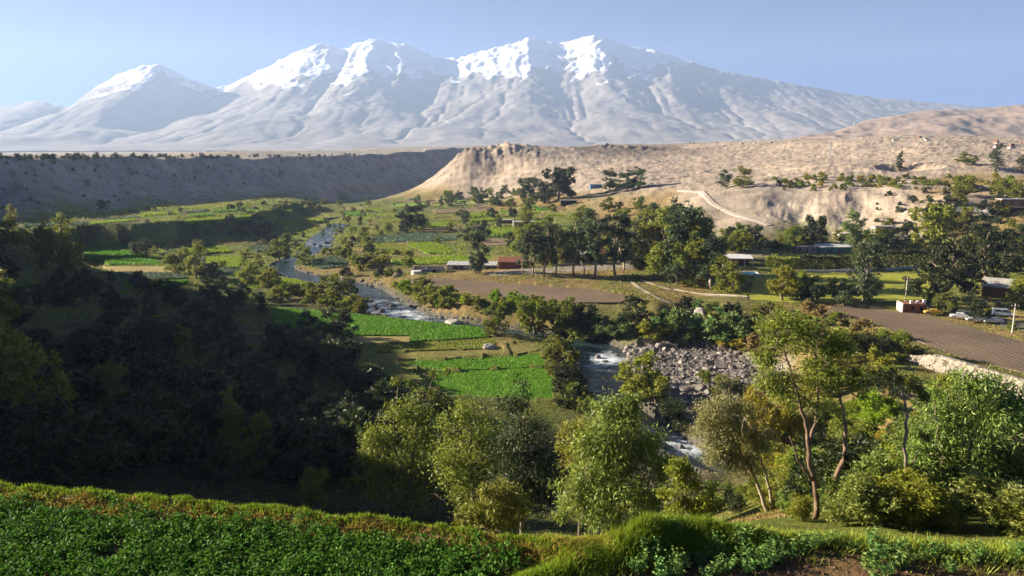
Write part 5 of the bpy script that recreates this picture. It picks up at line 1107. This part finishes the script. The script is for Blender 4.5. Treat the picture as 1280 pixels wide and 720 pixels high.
for i, (px, py, z, s) in enumerate([(455, 385, -47.5, 1.3), (477, 390, -47.7, 1.6), (470, 386, -47.6, 1.0), (491, 383, -47.6, 1.0), (469, 381, -47.4, 0.9), (748, 447, -48.7, 0.9), (770, 443, -48.7, 0.8), (756, 452, -48.9, 0.7), (400, 308, -44.7, 1.6), (392, 305, -44.5, 1.6), (408, 304, -44.4, 1.4), (833, 541, -49.7, 0.6), (852, 559, -50, 0.6), (505, 396, -47.9, 0.9)]):
    q = on_plane(px, py, z); o = link('boulder', RM[i % 7], None, (q[0], q[1], z + 0.1)); o.scale = (s, s, s * .8); tag(o, 'dark wet boulder standing in the white water of the river', 'boulder', 'boulders standing in the river')

rb = RIVER[np.random.default_rng(12).integers(8, len(RIVER) - 8, 900)]; rn = np.random.default_rng(13); tt_ = rn.normal(size=(900, 2)); tt_ /= np.linalg.norm(tt_, axis=1, keepdims=True)
bs = rb[:, :2] + tt_ * (rb[:, 3] * rn.uniform(0.85, 1.5, 900))[:, None]; db, pb = poly_dist(bs[:, 0], bs[:, 1], [tuple(p[:2]) for p in RIVER]); wb = np.interp(pb, np.arange(len(RIVER)), RIVER[:, 3]); bs = bs[(db > wb * 0.75)]
many('bank_stones', LOW, np.c_[bs, ground_np(bs[:, 0], bs[:, 1]) + 0.1], rn.lognormal(-0.8, 0.45, len(bs)), ROCK, 'grey stones along the edges of the river')
# ------------------------------------------------------------------ low growth on open ground
ug = np.random.default_rng(9); n = 32000
uu = ug.uniform(-0.78, 0.78, n); ww = np.exp(ug.uniform(math.log(36), math.log(700), n)); uy = ww - 10; ux = uu * ww
uz = ground_np(ux, uy); ok = np.ones(n, bool)
for m_, wp, k, l in FW: ok &= ~in_poly(ux, uy, wp)
d_, p_ = poly_dist(ux, uy, [tuple(p[:2]) for p in RIVER[::3]]); ok &= (d_ > 9) | (uy > 420); ok &= ~in_poly(ux, uy, GRAVW); ok &= ~((uz > -33) & (uy > 330) & (ux > -0.15 * uy) & (ug.uniform(0, 1, n) < 0.85)); ok &= (uz < -27) | (uy < 330)
grn = fbm(ux / 30, uy / 45, 3, 51) + ug.normal(size=n) * 0.12
for mat, sel, nm, lb, hgt in (('straw', grn < -0.02, 'dry_grass', 'tufts of dry grass on the open ground of the valley', 0.55), ('olive', (grn >= -0.02) & (grn < 0.16), 'undergrowth', 'low olive green growth on the open ground', 0.8), ('bright', grn >= 0.16, 'undergrowth', 'low bright green growth on the open ground', 0.8)):
    m = ok & sel; q = np.stack([ux[m], uy[m], uz[m]], -1); k = 10; q = np.repeat(q, k, 0); s = np.clip(np.repeat(uy[m], k) / 220, 0.3, 2.2) * ug.uniform(0.6, 1.2, len(q)); q[:, :2] += ug.normal(size=(len(q), 2)) * (0.55 * s)[:, None]; q[:, 2] = ground_np(q[:, 0], q[:, 1]) + ug.uniform(-0.05, 0.45, len(q)) * s * hgt
    V, Fq = leaf_quads(q, unit(ug.normal(size=(len(q), 3)) + np.array((0, 0, 0.7))), hgt * 0.75 * s, hgt * 0.38 * s, ug); kind(link(nm, mesh_np(nm, V, Fq, LM[mat])), 'stuff', lb)
#==PART4==
# ------------------------------------------------------------------ buildings, walls, vehicles, poles
def plain(name, c, rough=0.8, var=0.12, scale=1.5, spec=0.2):
    return noise_mat(name, tuple(x * (1 - var) for x in c), tuple(min(1, x * (1 + var)) for x in c), scale, rough, 0, None, 4, spec)
MT = {'white': plain('white_wash', (0.68, 0.66, 0.62)), 'cream': plain('cream_render', (0.55, 0.48, 0.37)), 'concrete': plain('grey_concrete', (0.34, 0.32, 0.29), 0.9, 0.25), 'brick': None, 'redbrown': plain('red_brown_sheet', (0.23, 0.085, 0.055), 0.7, 0.25),
      'wood': plain('brown_wood', (0.22, 0.11, 0.055), 0.7, 0.3), 'dark': plain('dark_opening', (0.018, 0.017, 0.016), 0.9, 0.1), 'roof': plain('pale_roof_sheet', (0.62, 0.60, 0.57), 0.6, 0.12), 'tile': plain('grey_roof_sheet', (0.42, 0.40, 0.38), 0.7, 0.2), 'teal': plain('teal_sheet', (0.10, 0.25, 0.24), 0.6, 0.15),  # near-black of dark_opening stands in for inner shade, and paints one dark shed
      'blue': plain('blue_sheet', (0.10, 0.24, 0.38), 0.6, 0.15), 'glass': plain('window_glass', (0.03, 0.04, 0.05), 0.1, 0.1, 1, 0.6), 'pole': plain('pale_pole', (0.52, 0.49, 0.45), 0.8, 0.1), 'steel': plain('grey_steel', (0.35, 0.36, 0.38), 0.5, 0.1), 'rubber': plain('black_rubber', (0.02, 0.02, 0.02)), 'stone': noise_mat('dry_stone_wall', (0.16, 0.135, 0.11), (0.40, 0.34, 0.275), 1.8, 0.95, 0.25, 2.4)}
MT['brick'] = plain('red_brick', (0.24, 0.105, 0.065), 0.9, 0.35, 6)
def spot(px, py): q = cast(px, py); d = q[1] * CP - q[2] * SP; return q, d / FPX
def setup(name, label, cat, px, py, rz=0.0, group=None, sink=0.0):
    q, m = spot(px, py); o = thing(name, label, cat, (q[0], q[1], ground(q[0], q[1]) - sink), rz, group); return o, m
def box_part(name, o, b, mat):
    mb = MB(); mb.box(*b); return mb.build(name, mat, o)
def house(name, label, cat, px, py, w, dp, h, wall, roof, rz=0.0, style='flat', wins=2, door=True, sink=0.3, group=None, wmat=None):
    o, m = setup(name, label, cat, px, py, rz, group); t = 0.18
    box_part('wall', o, (-w / 2, 0, -sink - 0.6, w / 2, dp, h), wall)
    r = MB(); ov = 0.35
    if style == 'flat': r.box(-w / 2 - ov, -ov, h + 0.003, w / 2 + ov, dp + ov, h + 0.22)
    elif style == 'shed': r.hexa([(-w / 2 - ov, -ov, h), (w / 2 + ov, -ov, h), (w / 2 + ov, dp + ov, h + dp * .25), (-w / 2 - ov, dp + ov, h + dp * .25), (-w / 2 - ov, -ov, h + .15), (w / 2 + ov, -ov, h + .15), (w / 2 + ov, dp + ov, h + dp * .25 + .15), (-w / 2 - ov, dp + ov, h + dp * .25 + .15)])
    else:
        g_ = h + min(w, dp) * 0.32
        for s in (0, 1):
            y0 = -ov if s == 0 else dp + ov; r.hexa([(-w / 2 - ov, y0, h - .1), (w / 2 + ov, y0, h - .1), (w / 2 + ov, dp / 2, g_), (-w / 2 - ov, dp / 2, g_), (-w / 2 - ov, y0, h + .05), (w / 2 + ov, y0, h + .05), (w / 2 + ov, dp / 2, g_ + .15), (-w / 2 - ov, dp / 2, g_ + .15)])
    r.build('roof', roof, o)
    n = wins + (1 if door else 0)
    for k in range(n):
        x = -w / 2 + w * (k + 0.5) / n
        if door and k == n // 2: box_part('door', o, (x - .5, -0.06, 0, x + .5, 0.02, min(2.1, h - .3)), MT['wood'])
        else:
            f_ = box_part('window', o, (x - .6, -0.05, h * .35, x + .6, 0.03, h * .35 + 1.0), MT['wood']); box_part('pane', f_, (x - .5, -0.07, h * .35 + .1, x + .5, -0.04, h * .35 + .9), MT['glass'])
    return o
# the long shed with the white ribbed roof
def long_shed():
    o, m = setup('farm_shed', 'long low shed with white ribbed roof and pale front by the lime field', 'shed', 590, 337, R(-3.5)); w = 62 * m; h = 8.2 * m; dp = 4.5
    box_part('wall', o, (-w / 2, 0, -.8, w / 2, dp, h * .62), plain('pale_grey_wall', (0.30, 0.31, 0.31)))
    r = MB(); n = 22
    for i in range(n):
        x0 = -w / 2 - .2 + (w + .4) * i / n; x1 = x0 + (w + .4) / n * 0.72
        r.hexa([(x0, -.4, h * .66), (x1, -.4, h * .66), (x1, dp + .3, h), (x0, dp + .3, h), (x0, -.4, h * .66 + .14), (x1, -.4, h * .66 + .14), (x1, dp + .3, h + .14), (x0, dp + .3, h + .14)])
    r.build('roof', MT['roof'], o)
    r2 = MB(); r2.hexa([(-w / 2 - .2, -.35, h * .63), (w / 2 + .2, -.35, h * .63), (w / 2 + .2, dp + .25, h * .97), (-w / 2 - .2, dp + .25, h * .97), (-w / 2 - .2, -.35, h * .66 - .01), (w / 2 + .2, -.35, h * .66 - .01), (w / 2 + .2, dp + .25, h - .01), (-w / 2 - .2, dp + .25, h - .01)]); r2.build('roof_deck', MT['concrete'], o)
    for i in range(9):
        x = -w / 2 + w * (i + .5) / 9; box_part('window', o, (x - w / 26, -0.05, h * .15, x + w / 26, 0.03, h * .5), MT['glass'] if i % 3 else MT['white'])
long_shed()
house('barn', 'red brown barn at the right end of the long white roofed shed', 'barn', 637, 336, 8.5, 5, 2.6, MT['redbrown'], MT['redbrown'], R(-3), 'shed', 1)
def tank():
    o, m = setup('concrete_tank', 'low broken concrete tank with a dark opening left of the long shed', 'tank', 536, 341, R(4)); w = 40 * m; mb = MB()
    for b in ((-w / 2, 0, -.8, w / 2, .35, 1.5), (-w / 2, 4, -.8, w / 2, 4.35, 2.0), (-w / 2, .352, -.8, -w / 2 + .35, 3.998, 1.8), (w / 2 - .35, .352, -.8, w / 2, 3.998, 1.9), (-w * .1, .353, -.8, -w * .1 + .3, 3.997, 1.6)): mb.box(*b)
    mb.build('wall', MT['concrete'], o); box_part('opening', o, (w * .12, -.03, .2, w * .12 + 1.3, .02, 1.2), MT['dark']); r = MB(); r.tube([(-w * .38, -1.2, -.5), (-w * .38, -1.2, 1.1)], [2.0, 2.0], 20); r.build('basin', MT['white'], o)  # the opening is a flat panel, coloured dark as the shade inside
tank()
def canopy_house():
    o, m = setup('pavilion', 'pavilion with wide pale flat roof on posts beside the grove', 'pavilion', 917, 333, R(-6)); w = 48 * m; dp = 7; h = 3.2
    r = MB(); r.hexa([(-w / 2, -.5, h - .3), (w / 2, -.5, h - .3), (w / 2, dp, h + .5), (-w / 2, dp, h + .5), (-w / 2, -.5, h), (w / 2, -.5, h), (w / 2, dp, h + .8), (-w / 2, dp, h + .8)]); r.build('roof', MT['roof'], o)
    for i in range(6): x = -w / 2 + .5 + (w - 1) * i / 5; box_part('post', o, (x - .12, 0, -.6, x + .12, .24, h - .25), MT['white'])
    box_part('wall', o, (-w / 2 + .6, dp - 1.6, -.6, w / 2 - .6, dp - .4, h + .1), MT['wood']); box_part('terrace', o, (-w / 2 - 1, -1.6, -.9, w / 2 + 1, dp, .12), MT['concrete'])
canopy_house()
def pool():
    o, m = setup('swimming_pool', 'blue swimming pool with pale rim in front of the pavilion', 'pool', 935, 345, R(-4)); w = 34 * m
    mb = MB(); dp = 8.0
    for b in ((-w / 2, 0, -.8, w / 2, .4, .45), (-w / 2, dp - .4, -.8, w / 2, dp, .45), (-w / 2, .403, -.8, -w / 2 + .4, dp - .403, .45), (w / 2 - .4, .403, -.8, w / 2, dp - .403, .45)): mb.box(*b)
    mb.build('rim', MT['white'], o); box_part('water', o, (-w / 2 + .4, .4, -.5, w / 2 - .4, dp - .4, .3), plain('pool_water', (0.03, 0.13, 0.26), 0.12, 0.1, 1, 0.5))
pool()
house('shed', 'grey flat shed left of the teal one behind the hedge', 'shed', 1008, 316, 9, 4, 2.6, MT['concrete'], MT['tile'], R(2), 'flat', 2)
house('shed', 'pale shed with teal end behind the hedge', 'shed', 1044, 317, 14, 4, 2.7, MT['teal'], MT['roof'], R(2), 'shed', 3)
house('house', 'small tan house at the right edge of the far lime fields', 'house', 655, 284, 13, 6, 3.2, MT['cream'], MT['tile'], R(4), 'flat', 3)
house('house', 'brown flat roofed house left of the small tan house', 'house', 634, 281, 7, 5, 3, MT['wood'], MT['tile'], R(4), 'flat', 1)
house('shed', 'dark shed on the slope below the blue container', 'shed', 711, 256, 11, 5, 3.0, MT['dark'], MT['concrete'], 0, 'flat', 0, False)
house('container', 'blue container standing on the hillside between dark trees', 'container', 745, 235, 9, 3, 2.6, MT['blue'], MT['blue'], R(5), 'flat', 0, True)
house('house', 'orange walled house half hidden behind the eucalyptus row', 'house', 724, 327, 11, 5, 3.0, plain('ochre_wall', (0.42, 0.22, 0.10)), MT['roof'], 0, 'shed', 2)
house('house', 'white house behind the right part of the eucalyptus row', 'house', 751, 326, 9, 5, 3.0, MT['white'], MT['redbrown'], 0, 'gable', 2)
house('house', 'pale concrete ruin below the pale cliff behind the hedge trees', 'house', 1106, 292, 9, 5, 3.2, MT['concrete'], MT['concrete'], R(-5), 'flat', 2)
house('house', 'white walled house at the foot of the pale cliff', 'house', 1066, 300, 10, 5, 2.6, MT['white'], MT['tile'], R(3), 'flat', 2)
house('house', 'house with a grey sloping roof among the dark trees by the road', 'house', 1246, 372, 8, 7, 3.2, MT['wood'], MT['concrete'], R(-38), 'gable', 2)
def wood_house():
    o, m = setup('wooden_house', 'brown wooden house with a balcony at the right edge of the hill', 'house', 1279, 264, R(-8)); w = 48 * m
    box_part('wall', o, (-w / 2, 1.6, -1.5, w / 2, 8, 5.0), MT['wood']); box_part('roof', o, (-w / 2 - .6, .2, 5.003, w / 2 + .6, 8.6, 5.35), MT['tile'])
    box_part('balcony', o, (-w / 2, -.2, 1.6, w / 2, 1.58, 1.85), MT['cream'])
    rl = MB()
    for i in range(15): x = -w / 2 + .1 + (w - .2) * i / 14; rl.box(x - .06, -.15, 1.853, x + .06, -.03, 2.75)
    rl.box(-w / 2, -.17, 2.753, w / 2, -.01, 2.87); rl.build('railing', MT['wood'], o)
    for i in range(4): x = -w / 2 + w * (i + .5) / 4; f_ = box_part('window', o, (x - .9, 1.55, 2.3, x + .9, 1.63, 4.2), MT['cream']); box_part('pane', f_, (x - .75, 1.52, 2.45, x + .75, 1.57, 4.05), MT['glass'])
    for i in range(4): x = -w / 2 + .3 + (w - .6) * i / 3; box_part('post', o, (x - .12, -.1, -1.5, x + .12, .14, 1.597), MT['wood'])
wood_house()
def strip_wall(name, label, cat, pxs, h, th, mat, rough=0.0, step=0.7, below=0.8, batter=0.0):
    w = np.array([cast(a, b) for a, b in pxs]); L = smooth_line(resample(w, step), 2); r = np.random.default_rng(len(pxs)); c0 = L[0].copy(); V = []; nz = 7
    tt = np.gradient(L[:, :2], axis=0); tt /= np.linalg.norm(tt, axis=1, keepdims=True) + 1e-9; nn = np.stack([tt[:, 1], -tt[:, 0]], -1)
    hs = np.interp(np.linspace(0, 1, len(L)), np.linspace(0, 1, len(h)), h)
    for p, q, hh in zip(L, nn, hs):
        gz_ = ground(p[0], p[1])
        for k in range(nz): z = -below + (hh + below) * k / (nz - 1); j = rough * r.normal(); V.append((p[0] + q[0] * (th / 2 + j + batter * (1 - k / (nz - 1))), p[1] + q[1] * (th / 2 + j + batter * (1 - k / (nz - 1))), gz_ + z + (rough * r.normal() if k == nz - 1 else 0)))
        for k in range(nz): z = hh - (hh + below) * k / (nz - 1); V.append((p[0] - q[0] * th / 2, p[1] - q[1] * th / 2, gz_ + z))
    V = np.array(V) - c0; m = 2 * nz; Fc = []
    for i in range(len(L) - 1):
        for k in range(m): Fc.append((i * m + k, (i + 1) * m + k, (i + 1) * m + (k + 1) % m, i * m + (k + 1) % m))
    me = mesh_np(name, V, np.array(Fc), mat, False); return tag(link(name, me, None, c0), label, cat)
strip_wall('stone_wall', 'rough pale stone wall holding up the wide ploughed field', 'wall', [(1138, 452), (1158, 458), (1190, 470), (1230, 484), (1270, 497), (1300, 506)], (1.2, 3.0, 3.2, 3.2, 3.2), 1.2, MT['stone'], 0.16, 0.6, 1.0, 0.5)
strip_wall('low_wall', 'long low white wall along the foot of the hedge', 'wall', [(1004, 340), (1050, 340), (1100, 338), (1160, 334)], (0.9, 0.9), 0.3, MT['white'])
strip_wall('garden_wall', 'low white wall along the path in front of the grove', 'wall', [(842, 362), (870, 367), (900, 369), (935, 372)], (0.3, 0.3), 0.25, MT['cream'])
strip_wall('retaining_wall', 'grey retaining wall below the wooden house', 'wall', [(1188, 270), (1220, 268), (1262, 267)], (3.2, 3.4), 0.5, MT['concrete'])
strip_wall('retaining_wall', 'lower grey retaining wall left of the wooden house', 'wall', [(1100, 302), (1130, 300), (1172, 298)], (2.4, 2.4), 0.5, MT['concrete'])
strip_wall('terrace_wall', 'pale terrace wall along the belt of bushes on the hill', 'wall', [(1150, 236), (1190, 236), (1240, 238), (1285, 240)], (2.0, 2.4), 0.5, MT['stone'], 0.08)
strip_wall('yard_wall', 'low brown wall behind the eucalyptus row', 'wall', [(690, 333), (740, 331), (795, 330)], (0.9, 0.9), 0.3, MT['concrete'])
# the clipped hedge
def hedge(label, pxs, h, th, n, col='dark'):
    w = np.array([cast(a, b) for a, b in pxs]); L = resample(w, 0.8); r = np.random.default_rng(int(pxs[0][0])); i = r.integers(0, len(L), n); tt = np.gradient(L[:, :2], axis=0); tt /= np.linalg.norm(tt, axis=1, keepdims=True); c0 = L[0].copy()
    f_ = r.uniform(0, 1, n); a = np.where(f_ < .45, -1.0, np.where(f_ < .6, 1.0, r.uniform(-1, 1, n))) * th / 2; z = np.where(f_ < .6, r.uniform(0, 1, n), 1.0) * h * (1 + .06 * np.sin(i * .7)); p = np.stack([L[i, 0] - tt[i, 1] * a, L[i, 1] + tt[i, 0] * a, L[i, 2] + z], -1) + r.normal(size=(n, 3)) * .14; p[:, 2] = np.maximum(p[:, 2], L[i, 2])
    V, Fq = leaf_quads(p - c0, unit(r.normal(size=(n, 3)) + np.array((0, 0, .4))), .55, .34, r); o = thing('hedge', label, 'hedge', c0); link('foliage', mesh_np('foliage', V, Fq, LM[col]), o)
    mb = MB()
    for k in range(0, len(L), 3): q = L[k] - c0; mb.tube([q + np.array((0, 0, -.4)), q + np.array((0, 0, h * .85))], [.07, .04], 5)
    mb.build('stem', BARK, o)
hedge('long tall dark clipped hedge behind the low white wall, right part', [(1062, 337), (1100, 336), (1160, 333)], 6.2, 3.0, 9000)
hedge('dark clipped hedge left of the lone lawn tree', [(1000, 335), (1030, 337), (1062, 337)], 4.6, 3.0, 6000)
hedge('bright green clipped hedge at the left end of the hedge row', [(958, 333), (980, 335), (998, 335)], 3.6, 2.6, 3000, 'bright')
# brick shed at the corner of the ploughed field
def brick_shed():
    o, m = setup('brick_shed', 'small red brick shed with pale pillars at the edge of the wide ploughed field', 'shed', 1143, 391, R(-10)); w = 26 * m; h = 14 * m
    box_part('wall', o, (-w * .5, 0, -.6, w * .5, 4.2, h * .78), MT['brick']); box_part('side_wall', o, (-w * .5 - .4, -.3, -.6, -w * .5 - .003, 4.4, h * .8), MT['cream'])
    for i in range(3): x = (-.12 + .28 * i) * w; box_part('pillar', o, (x - .35, .5, h * .783, x + .35, 1.2, h * (1.05 + .12 * (i == 2))), MT['white'])
    for i in range(2): x = (-.1 + .4 * i) * w; box_part('window', o, (x - .4, -.04, h * .25, x + .4, .03, h * .55), MT['dark'])
brick_shed()
# vehicles
def car_parts(o, c, van=False):
    pm = plain('car_paint', c, 0.3, 0.03, 0.5, 0.5); L, w = 4.3, 1.7; mb = MB(); prof = [(-2.15, .35), (-2.1, .8), (-1.25, .95), (-.65, 1.42), (.95, 1.45), (1.65, 1.0), (2.1, .92), (2.15, .35)] if not van else [(-2.3, .35), (-2.25, 1.0), (-1.7, 1.15), (-1.2, 1.9), (2.2, 1.95), (2.3, 1.0), (2.3, .35)]
    n = len(prof)
    for s in (-1, 1):
        for x, z in prof: k = 1.0 if z < 1.05 else 0.84; mb.v.append((x, s * w / 2 * k, z))
    mb.f.append(tuple(range(n))); mb.f.append(tuple(reversed(range(n, 2 * n))))
    for i in range(n): j = (i + 1) % n; mb.f.append((i, i + n, j + n, j))
    body = mb.build('body', pm, o)
    g_ = MB(); zt = 1.36 if not van else 1.75; zb = 1.0 if not van else 1.2; x0, x1 = (-1.1, 1.45) if not van else (-1.5, 2.1)
    for s in (-1, 1):
        for a, b in ((x0 + .1, (x0 + x1) / 2 - .06), ((x0 + x1) / 2 + .06, x1 - .1)): y1, y2 = s * (w / 2 * .93), s * (w / 2 * .86); g_.quad((a, y1 + s * .03, zb), (b, y1 + s * .03, zb), (b - .1, y2 + s * .03, zt), (a + .25, y2 + s * .03, zt))
    a0, a1 = (-1.27, -.69) if not van else (-1.72, -1.25); g_.quad((a0 - .03, -.66, .99 if not van else 1.2), (a0 - .03, .66, .99 if not van else 1.2), (a1 - .03, .6, 1.4 if not van else 1.85), (a1 - .03, -.6, 1.4 if not van else 1.85)); g_.build('windows', MT['glass'], o)
    for x in (-1.35, 1.35):
        for s in (-1, 1): t = MB(); t.tube([(x, s * .68, .32), (x, s * .88, .32)], [.33, .33], 14); wl = t.build('wheel', MT['rubber'], o); h_ = MB(); h_.tube([(x, s * .885, .32), (x, s * .90, .32)], [.19, .17], 12); h_.build('rim', MT['steel'], wl)
    for s in (-1, 1): box_part('headlight', o, (-2.17, s * .55 - .18, .62, -2.1, s * .55 + .18, .76), MT['white'])
for px, py, rz, c, lab, van in [(1166, 394, -14, (0.62, 0.36, 0.03), 'yellow car parked at the edge of the ploughed field near the brick shed', False), (1199, 399, -20, (0.72, 0.72, 0.72), 'white car parked under the tree right of the yellow car', False), (1219, 403, -16, (0.60, 0.60, 0.60), 'silver white car half hidden by roadside bushes', False), (1241, 405, -16, (0.74, 0.74, 0.74), 'white car at the right end of the parked cars', False), (1252, 396, 160, (0.34, 0.40, 0.46), 'grey blue van behind the white cars', True)]:
    o, m = setup('parked_van' if van else 'parked_car', lab, 'van' if van else 'car', px, py, R(rz)); o.location.z += 0.28; car_parts(o, c, van)
# poles and wires
def pole(label, px, py, top, wires=True):
    o, m = setup('utility_pole', label, 'pole', px, py); h = (py - top) * m; p = MB(); p.tube([(0, 0, -1), (0, 0, h)], [.17, .11], 8); p.build('shaft', MT['pole'], o)
    box_part('crossarm', o, (-.9, -.06, h - .7, .9, .06, h - .55), MT['wood'])
    for k in (-.8, 0, .8): t = MB(); t.tube([(k, 0, h - .55), (k, 0, h - .3)], [.05, .03], 6); t.build('insulator', MT['white'], o)
    return Vector(o.location) + Vector((0, 0, h - .3))
p1 = pole('pale utility pole at the near right corner of the lawn', 1131, 383, 346); p2 = pole('utility pole standing in front of the road at the right edge', 1265, 416, 379); p3 = pole('tall pole among the dark trees above the house roof', 1230, 325, 296)
def wire(label, a, b, sag):
    pts = [a.lerp(b, t / 14) - Vector((0, 0, sag * 4 * (t / 14) * (1 - t / 14))) for t in range(15)]; mb = MB(); mb.tube([p - a for p in pts], .02, 4); tag(mb.build('power_line', MT['rubber'], None, a), label, 'cable')
wire('upper power line strung between the two road poles', p1 + Vector((.8, 0, 0)), p2 + Vector((.8, 0, 0)), 1.2); wire('lower power line strung between the two road poles', p1 - Vector((.8, 0, 0)), p2 - Vector((.8, 0, 0)), 1.5)
def pylon(label, px, py, top):
    o, m = setup('pylon', label, 'pylon', px, py); h = (py - top) * m; mb = MB(); b = h * .09
    for s in ((-1, -1), (1, -1), (1, 1), (-1, 1)): mb.tube([(s[0] * b, s[1] * b, -2), (s[0] * b * .25, s[1] * b * .25, h)], .14, 4)
    for k in range(6):
        z0, z1 = h * k / 6, h * (k + 1) / 6; f0, f1 = b * (1 - .75 * k / 6), b * (1 - .75 * (k + 1) / 6)
        for s in (-1, 1): mb.tube([(-f0, s * f0, z0), (f1, s * f1, z1)], .08, 4); mb.tube([(s * f0, f0, z0), (s * f1, -f1, z1)], .08, 4)
    mb.build('tower', MT['steel'], o)
    a = MB()
    for z in (.78, .9): a.tube([(-h * .14, 0, h * z), (h * .14, 0, h * z)], .13, 4)
    a.build('arms', MT['steel'], o)
pylon('thin steel pylon on the bare hill slope', 1037, 196, 178); pylon('thin steel pylon on the crest of the hill', 1066, 176, 152)
# lawn lamps, posts, small goal
lp = MB(); lp.tube([(0, 0, -.3), (0, 0, 2.0)], [.06, .05], 6); lpm = lp.mesh('lamp_post', MT['white']); lh = MB(); lh.tube([(0, 0, 2.0), (0, 0, 2.35)], [.16, .1], 8); lhm = lh.mesh('lamp_head', MT['white'])
for px, py in ((1042, 338), (1072, 339), (1117, 337), (1129, 336), (1143, 335)):
    o, m = setup('lamp_post', 'short white lamp post along the low wall by the hedge', 'lamp', px, py, 0, 'lamp posts along the hedge'); link('post', lpm, o); link('lamp_head', lhm, o)
def goal():
    o, m = setup('goal_frame', 'white goal frame on the near side of the lawn', 'goal', 1122, 366); f_ = MB()
    for a, b in (((-1.5, 0, -.2), (-1.5, 0, 2)), ((1.5, 0, -.2), (1.5, 0, 2)), ((-1.5, 0, 2), (1.5, 0, 2)), ((-1.5, 1.2, -.2), (-1.5, 0, 2)), ((1.5, 1.2, -.2), (1.5, 0, 2))): f_.tube([a, b], .06, 6)
    f_.build('frame', MT['white'], o)
goal()
# far houses on the hill crest and on the plain
hm = []
for k in range(4):
    mb = MB(); w = (9, 12, 8, 14)[k]; mb.box(-w / 2, -4, -4, w / 2, 4, (3.2, 3.0, 5.5, 3.4)[k]); wm = mb.mesh('wall', MT[('cream', 'concrete', 'brick', 'cream')[k]]); mb = MB(); hh = (3.2, 3.0, 5.5, 3.4)[k]; mb.box(-w / 2 - .4, -4.4, hh + .003, w / 2 + .4, 4.4, hh + .35); rm = mb.mesh('roof', MT[('concrete', 'tile', 'concrete', 'tile')[k]]); hm.append((wm, rm))
def far_house(x, y, z, label, group, s=1.0):
    o = thing('distant_house', label, 'house', (x, y, z), prng.uniform(-.5, .5), group); o.scale = (s, s, s); a, b = prng.choice(hm); link('wall', a, o); link('roof', b, o)
for i in range(16):
    px = prng.choice((prng.uniform(1060, 1165), prng.uniform(1060, 1165), prng.uniform(850, 1000))); q = cast(px, prng.uniform(171, 176) if px > 1000 else prng.uniform(178, 182))
    if 300 < q[1] < 5000: far_house(q[0], q[1], ground(q[0], q[1]), 'tiny pale house of the village on the hill crest', 'village houses on the hill crest', .33)
for i in range(60):
    px = prng.uniform(250, 560); y = prng.uniform(2200, 3600); q = at_depth(px, 192, y); far_house(q[0], q[1], ground(q[0], q[1]), 'tiny far house on the plain beyond the canyon rim', 'far houses on the plain', 1.2)
for i in range(9):
    q = cast(prng.uniform(1225, 1290), prng.uniform(176, 186)); far_house(q[0], q[1], ground(q[0], q[1]), 'tiny pale house on the slope at the right edge', 'houses on the slope at the right edge', .4)
